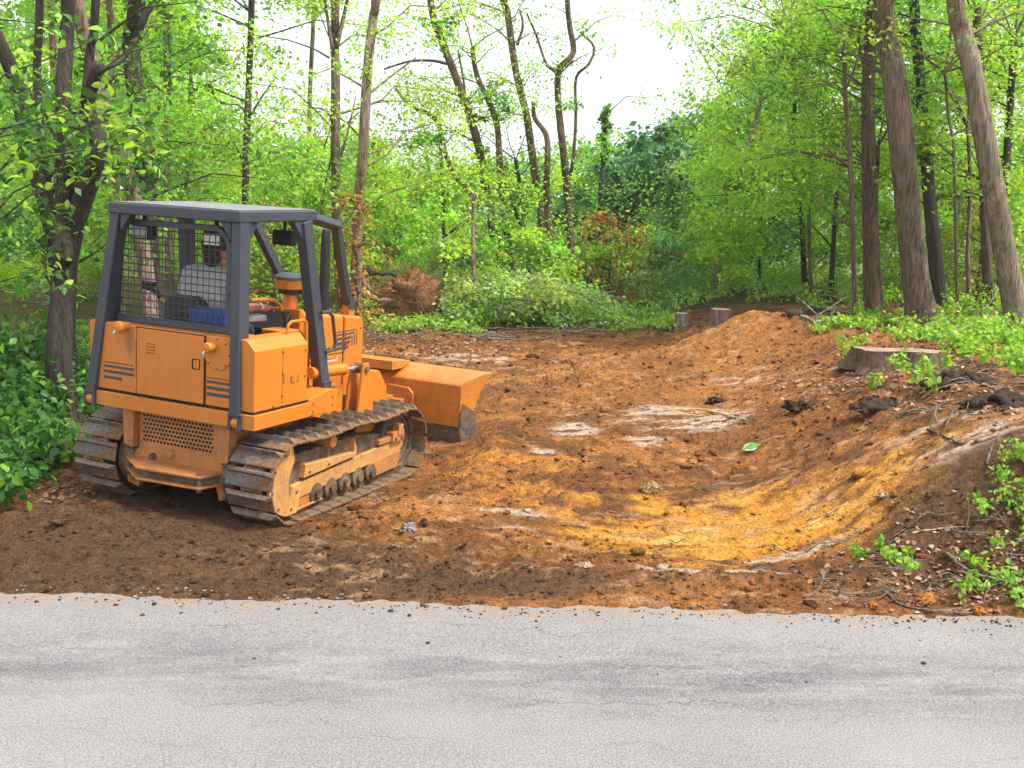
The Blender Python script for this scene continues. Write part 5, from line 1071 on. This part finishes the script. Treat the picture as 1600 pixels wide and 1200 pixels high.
# ------------------------------------------------------------------ overturned root ball
p = hit(640, 512); rbz = hz_(p[0], p[1]); rbl = empty('root_ball', (p[0], p[1] + .5, rbz)); tag(rbl, 'overturned root ball with matted orange brown roots behind the bulldozer blade', 'root ball')
N1, N2 = 26, 16; vs = []; fs = []
for i in range(N2 + 1):
    for j in range(N1):
        a = 2 * math.pi * j / N1; b = math.pi * i / N2; q = 1 + .48 * (fbm(np.array([math.cos(a) * 2.2 + 5]), np.array([b * 2.2 + math.sin(a) * 2.2]), 77, 4)[0] - .5) * 2
        vs.append((.62 * q * math.sin(b) * math.cos(a), .34 * q * math.sin(b) * math.sin(a), .46 + .52 * q * math.cos(b)))
for i in range(N2):
    for j in range(N1): fs.append((i * N1 + j, i * N1 + (j + 1) % N1, (i + 1) * N1 + (j + 1) % N1, (i + 1) * N1 + j))
def mat_rootsoil():
    t = NT('rooty_soil'); v = t.coord(); a = t.noise(v, 7, 7, .7); t.bump(t.noise(v, 22, 6, .7), 1.0, .06)
    return t.set(Base_Color=t.ramp(a, [(.3, (.09, .04, .018)), (.5, (.25, .11, .042)), (.7, (.44, .22, .085))]), Roughness=.95)
M['rootsoil'] = mat_rootsoil(); M['root'] = mat_simple('fine_root', (.22, .10, .05), .9, var=.4)
MB().add(vs, fs).build('soil_core', M['rootsoil'], rbl, 0, True)
rm = MB()
for i in range(420):
    d = unit(RNG.normal(0, 1, 3)); s0 = d * np.array([.56, .30, .47]); s0[2] += .46; ln = RNG.uniform(.12, .5); e = s0 + (d + RNG.normal(0, .55, 3)) * ln * np.array([1, .7, 1]); e[2] = max(e[2], .02) - .05 * RNG.random()
    rm.tube([s0, (s0 + e) / 2 + RNG.normal(0, .04, 3), e], [.008, .006, .002], 3, cap=False)
rm.build('fine_roots', M['root'], rbl, 0, True)
for pth, r in [([(.45, 0, .35), (.75, -.1, .35), (1.0, -.15, .18), (1.25, -.1, .02)], .03), ([(.3, .0, .2), (.55, -.2, .22), (.9, -.3, .10), (1.1, -.5, 0)], .025), ([(-.4, 0, .4), (-.8, 0, .62), (-1.1, .1, .70)], .05), ([(-.3, 0, .2), (-.75, -.1, .35), (-1.05, 0, .2)], .035), ([(0, .2, .9), (.0, .1, 1.05), (.05, 0, 1.12)], .03)]:
    MB().tube(smooth_path(pth, 4, .012), [r * (1 - .7 * i / (len(pth) * 4 - 4)) for i in range(len(pth) * 4 - 3)], 7, jit=.1).build('root', M['dead_wood'], rbl, 0, True)
# ------------------------------------------------------------------ dead branches and logs, each a thing of its own
def stick(name, label, P, Y, r, bark='dead_wood', twigs=(), cat='branch', ground=None):
    W = [(hit(u, v) + np.array([0, 0, r + .01 + lift])) if Y is None else at(u, v, Y) for (u, v, *q) in P for lift in [q[0] if q else 0.]]
    if Y is None: W = [np.array([w[0], w[1], max(w[2], hz_(w[0], w[1]) + r)]) for w in W]
    o0 = W[0]; rt = empty(name, tuple(o0)); pth = smooth_path([w - o0 for w in W], 4, r * .25); k = len(pth)
    MB().tube(pth, [r * (1 - .6 * i / (k - 1)) for i in range(k)], 7, jit=.1).build('limb', M[bark], rt, 0, True)
    for f, d, ln in twigs:
        b = pth[int(f * (k - 1))]; d = np.array(d) / np.linalg.norm(d); MB().tube([b, b + d * ln * .5 + RNG.normal(0, .02, 3), b + d * ln], [r * .45, r * .32, r * .12], 5).build('twig', M[bark], rt, 0, True)
    return tag(rt, label, cat)
stick('fallen_limb', 'white weathered limb leaning against the middle trees', [(862, 458), (880, 432), (890, 405), (900, 362)], 23.2, .07, 'bark_pale', [(.8, (.3, 0, .6), .5)])
stick('log', 'dark log lying above the root ball', [(560, 418), (590, 425), (620, 432)], 20.5, .08, 'bark_dark', cat='log')
stick('log', 'grey log slanting down left of the root ball', [(556, 425), (572, 445), (588, 466)], 19.6, .07, 'bark_pink', cat='log')
stick('log', 'pinkish log end pointing left beside the root ball', [(552, 452), (575, 462), (610, 470)], 19.3, .09, 'bark_pink', cat='log')
stick('branch', 'pale dead branch arching over the weeds behind the wide stump', [(1470, 540), (1500, 517, .1), (1540, 503, .25), (1600, 455, .9)], None, .025, twigs=[(.5, (1, .2, .1), .9), (.7, (.4, 0, .7), .5)])
stick('branch', 'long pale branch lying in the weeds by the right edge', [(1460, 530), (1520, 520, .08), (1570, 515, .1), (1600, 525, .05)], None, .022, twigs=[(.4, (1, -.6, .05), .5)])
stick('branch', 'grey branches lying at the right end of the soil mound', [(1250, 500), (1285, 508), (1330, 512)], None, .035, twigs=[(.3, (.9, .3, .5), .7), (.6, (-.6, .5, .6), .6)])
stick('branch', 'bleached branch slanting behind the right end of the mound', [(1270, 478, .2), (1300, 486, .25), (1330, 480, .35)], None, .025, twigs=[(.5, (.5, .2, .7), .4)])
stick('log', 'dark log behind the right end of the mound', [(1235, 496), (1270, 494, .02), (1310, 496)], None, .07, 'bark_dark', cat='log')
stick('branch', 'thin twisted branch on the verge by the road at right', [(1380, 932), (1410, 950), (1460, 958), (1520, 962)], None, .010, twigs=[(.2, (-.3, .6, .3), .15), (.5, (.6, .3, .2), .2)])
stick('branch', 'grey stick lying across the roadside weeds at right', [(1478, 872), (1520, 900), (1580, 925), (1605, 940)], None, .014)
stick('stick', 'bare stick on the pale clay at the right edge', [(1450, 676), (1480, 692), (1505, 702)], None, .014, 'bark_dark', cat='stick')
stick('stick', 'light stick upright in the bank near the right edge', [(1540, 735), (1546, 722, .05), (1550, 712, .12)], None, .012, cat='stick')
stick('stick', 'pale stripped stick lying above the clay streaks in the middle', [(1105, 645), (1135, 652), (1168, 660)], None, .016, 'cut_wood', cat='stick')
stick('stick', 'thin root curving over the ochre hollow', [(1262, 830), (1280, 815), (1310, 798), (1355, 792)], None, .007, 'cut_wood', cat='stick')
stick('stick', 'pale thin stick on the rim of the ochre hollow', [(1208, 858), (1225, 866), (1245, 876)], None, .007, 'cut_wood', cat='stick')
stick('stick', 'light curved root on the dark soil right of the hollow', [(1408, 850), (1440, 840), (1480, 828), (1510, 826)], None, .007, 'cut_wood', cat='stick')
stick('branch', 'tangle of roots and stems at the left end of the brush heap', [(690, 500), (720, 482, .3), (750, 478, .4), (765, 495, .1)], None, .03, twigs=[(.4, (.9, .1, .3), .8), (.6, (.6, -.3, -.3), .5), (.7, (.1, 0, -1), .35)])
stick('stick', 'short bare branch lying along the front of the brush heap', [(780, 492, .1), (830, 498, .1), (880, 510, .02)], None, .02, cat='stick')
# dark torn turf and bark lumps
def mat_torn(c):
    t = NT('dark_torn_earth'); v = t.coord(); a = t.noise(v, 16, 9, .8); t.bump(a, 1.0, .12)
    return t.set(Base_Color=t.ramp(a, [(.35, tuple(q * .4 for q in c)), (.5, c), (.68, tuple(q * 2.4 for q in c))]), Roughness=.95)
def heap_of_earth(name, label, u, v, r, colr, cat, flat=.4):
    p = hit(u, v); z = hz_(p[0], p[1]); ch = []
    for _ in range(120):
        a = RNG.random() * 6.283; q = RNG.random() ** .6; rr = r * RNG.uniform(.06, .16); ch.append([(math.cos(a) * q * r * 1.3, math.sin(a) * q * r * .75, r * flat * (1 - q * q) * RNG.uniform(.5, 1.2), rr)])
    m = bpy.data.materials.get('dark_torn_earth') or mat_torn(colr)
    o = blob(name, ch, m, None, .014, 0); o.location = (p[0], p[1], z); return tag(o, label, cat)
def clod(name, label, u, v, r, colr, cat, flat=.5, mat='soil'):
    p = hit(u, v); z = hz_(p[0], p[1]); bm = bmesh.new(); bmesh.ops.create_icosphere(bm, subdivisions=4, radius=1.0); sx, sy = RNG.uniform(.8, 1.4), RNG.uniform(.6, 1.0); off = RNG.random() * 50
    for v_ in bm.verts:
        c = v_.co; q = 1 + .75 * (fbm(np.array([c.x * 2.6 + off]), np.array([c.y * 2.6 + c.z * 3.3]), 91, 5, .7)[0] - .5) * 2; v_.co = Vector((c.x * r * q * sx, c.y * r * q * sy, c.z * r * q * flat))
    me = bpy.data.meshes.new(name); bm.to_mesh(me); bm.free(); a = me.color_attributes.new('Col', 'FLOAT_COLOR', 'POINT'); a.data.foreach_set('color', np.tile([*colr, 1], len(me.vertices)).astype(np.float32)); me.materials.append(M[mat])
    o = bpy.data.objects.new(name, me); COL.objects.link(o); o.location = (p[0], p[1], z + r * flat * .45); return tag(o, label, cat)
dk_ = (.065, .040, .024)
heap_of_earth('earth_lump', 'long dark ridge of torn turf below the wide stump', 1500, 600, .30, dk_, 'turf', .32); heap_of_earth('earth_lump', 'dark turf lump at the right edge of the bank', 1570, 632, .28, dk_, 'turf', .32); heap_of_earth('earth_lump', 'dark torn bark and soil lump on the brown slope', 1370, 645, .22, (.07, .04, .022), 'turf', .45)
clod('earth_lump', 'small dark lump on the slope right of the clay streaks', 1248, 645, .12, dk_, 'clod'); clod('earth_lump', 'dark wood chunk at the upper end of the clay streaks', 1118, 628, .10, dk_, 'clod')
clod('earth_lump', 'dark clod on the soil in front of the brush heap', 832, 562, .12, dk_, 'clod')
clod('earth_lump', 'largest orange clod on the roadside at right', 1445, 946, .055, (.5, .19, .04), 'clod', .75); clod('earth_lump', 'orange clod at the pavement edge near the right corner', 1528, 960, .04, (.52, .21, .05), 'clod', .75)
clod('earth_lump', 'orange clod beside the twisted branch at the road edge', 1362, 953, .03, (.5, .2, .05), 'clod', .75)
clod('stone', 'rounded buff stone at the left rim of the ochre hollow', 1018, 774, .075, (.45, .32, .17), 'stone', .7); clod('stone', 'flat pale stone on the right slope of the hollow', 1382, 778, .07, (.42, .30, .2), 'stone', .4)
clod('stone', 'grey pointed stone on brown soil ahead of the track', 640, 836, .045, (.30, .27, .27), 'stone', .9); clod('stone', 'pinkish flat stone near the road in the middle', 912, 889, .05, (.5, .36, .27), 'stone', .4)
clod('stone', 'brown stone on the dark soil near the road', 828, 890, .05, (.2, .13, .08), 'stone', .6)
# small green and white scrap on the slope
p = hit(1174, 709); g_ = empty('scrap', (p[0], p[1], hz_(p[0], p[1]) + .02)); tag(g_, 'small green and white scrap lying on the brown slope', 'scrap')
MB().add([(-.10, -.02, .0), (.0, -.045, .015), (.10, .02, .05), (.02, .05, .06), (-.06, .03, .05)], [(0, 1, 3, 4), (1, 2, 3)]).build('green_side', mat_simple('leaf_green', (.06, .22, .03), .5), g_)
MB().add([(-.08, -.035, .0), (.0, -.055, .005), (.05, -.03, .022), (-.02, -.02, .02)], [(0, 1, 2, 3)]).build('white_side', M['chip'], g_)
# young shoots around the wide stump
st_sp = []
for u, v in [(1392, 560), (1400, 575), (1408, 552), (1436, 560), (1442, 574), (1330, 528), (1318, 540), (1360, 592), (1470, 570), (1425, 585), (1310, 525), (1345, 520), (1450, 590)]:
    p = hit(u, v + 22); st_sp.append((p[0], p[1] - .1, RNG.uniform(.18, .32), RNG.uniform(.08, .15)))
plants('shoots', 'young green shoots growing round the wide stump', 'shoots', st_sp, .065, 'lime', 'mid', .4, n=36)
# loose twigs on the bank, the verge and the far edge of the soil
tw = MB()
def twig_at(u, v, ln, r):
    p = hit(u, v); a = RNG.normal(0, .7); d = np.array([math.cos(a), math.sin(a), 0]) * ln / 2; q = []
    for t_ in (-1, -.3, .4, 1):
        w = p + d * t_ + np.append(RNG.normal(0, ln * .05, 2), 0); q.append((w[0], w[1], hz_(w[0], w[1]) + r + .012 + .03 * abs(RNG.normal(0, 1))))
    tw.tube(q, [r, r * .9, r * .7, r * .4], 4)
for _ in range(42): twig_at(RNG.uniform(1330, 1610), RNG.uniform(520, 660), RNG.uniform(.2, .7), RNG.uniform(.004, .010))
for _ in range(60): twig_at(RNG.uniform(1280, 1600), RNG.uniform(800, 955), RNG.uniform(.12, .4), RNG.uniform(.003, .006))
for _ in range(45): twig_at(RNG.uniform(570, 960), RNG.uniform(505, 535), RNG.uniform(.3, 1.2), RNG.uniform(.008, .016))
for _ in range(18): twig_at(RNG.uniform(1270, 1345), RNG.uniform(488, 512), RNG.uniform(.4, 1.3), RNG.uniform(.008, .018))
for _ in range(40): twig_at(RNG.uniform(820, 1300), RNG.uniform(580, 880), RNG.uniform(.1, .35), RNG.uniform(.003, .007))
tag(tw.build('twigs', M['dead_wood'], None, 0, True), 'loose dead twigs strewn over the bank and soil edges', 'twigs', kind='stuff')

# ------------------------------------------------------------------ thin summer haze in the air
hzm = bpy.data.materials.new('haze_air'); hzm.use_nodes = True; ht = hzm.node_tree; ht.nodes.clear()
ho = ht.nodes.new('ShaderNodeOutputMaterial'); hv = ht.nodes.new('ShaderNodeVolumePrincipled'); hv.inputs['Color'].default_value = (.90, .95, 1.0, 1); hv.inputs['Density'].default_value = .0008; hv.inputs['Anisotropy'].default_value = .2
ht.links.new(hv.outputs[0], ho.inputs['Volume'])
hb = MB().box(-430, 430, -330, 660, -9, 24).build('haze', hzm); tag(hb, kind='stuff')
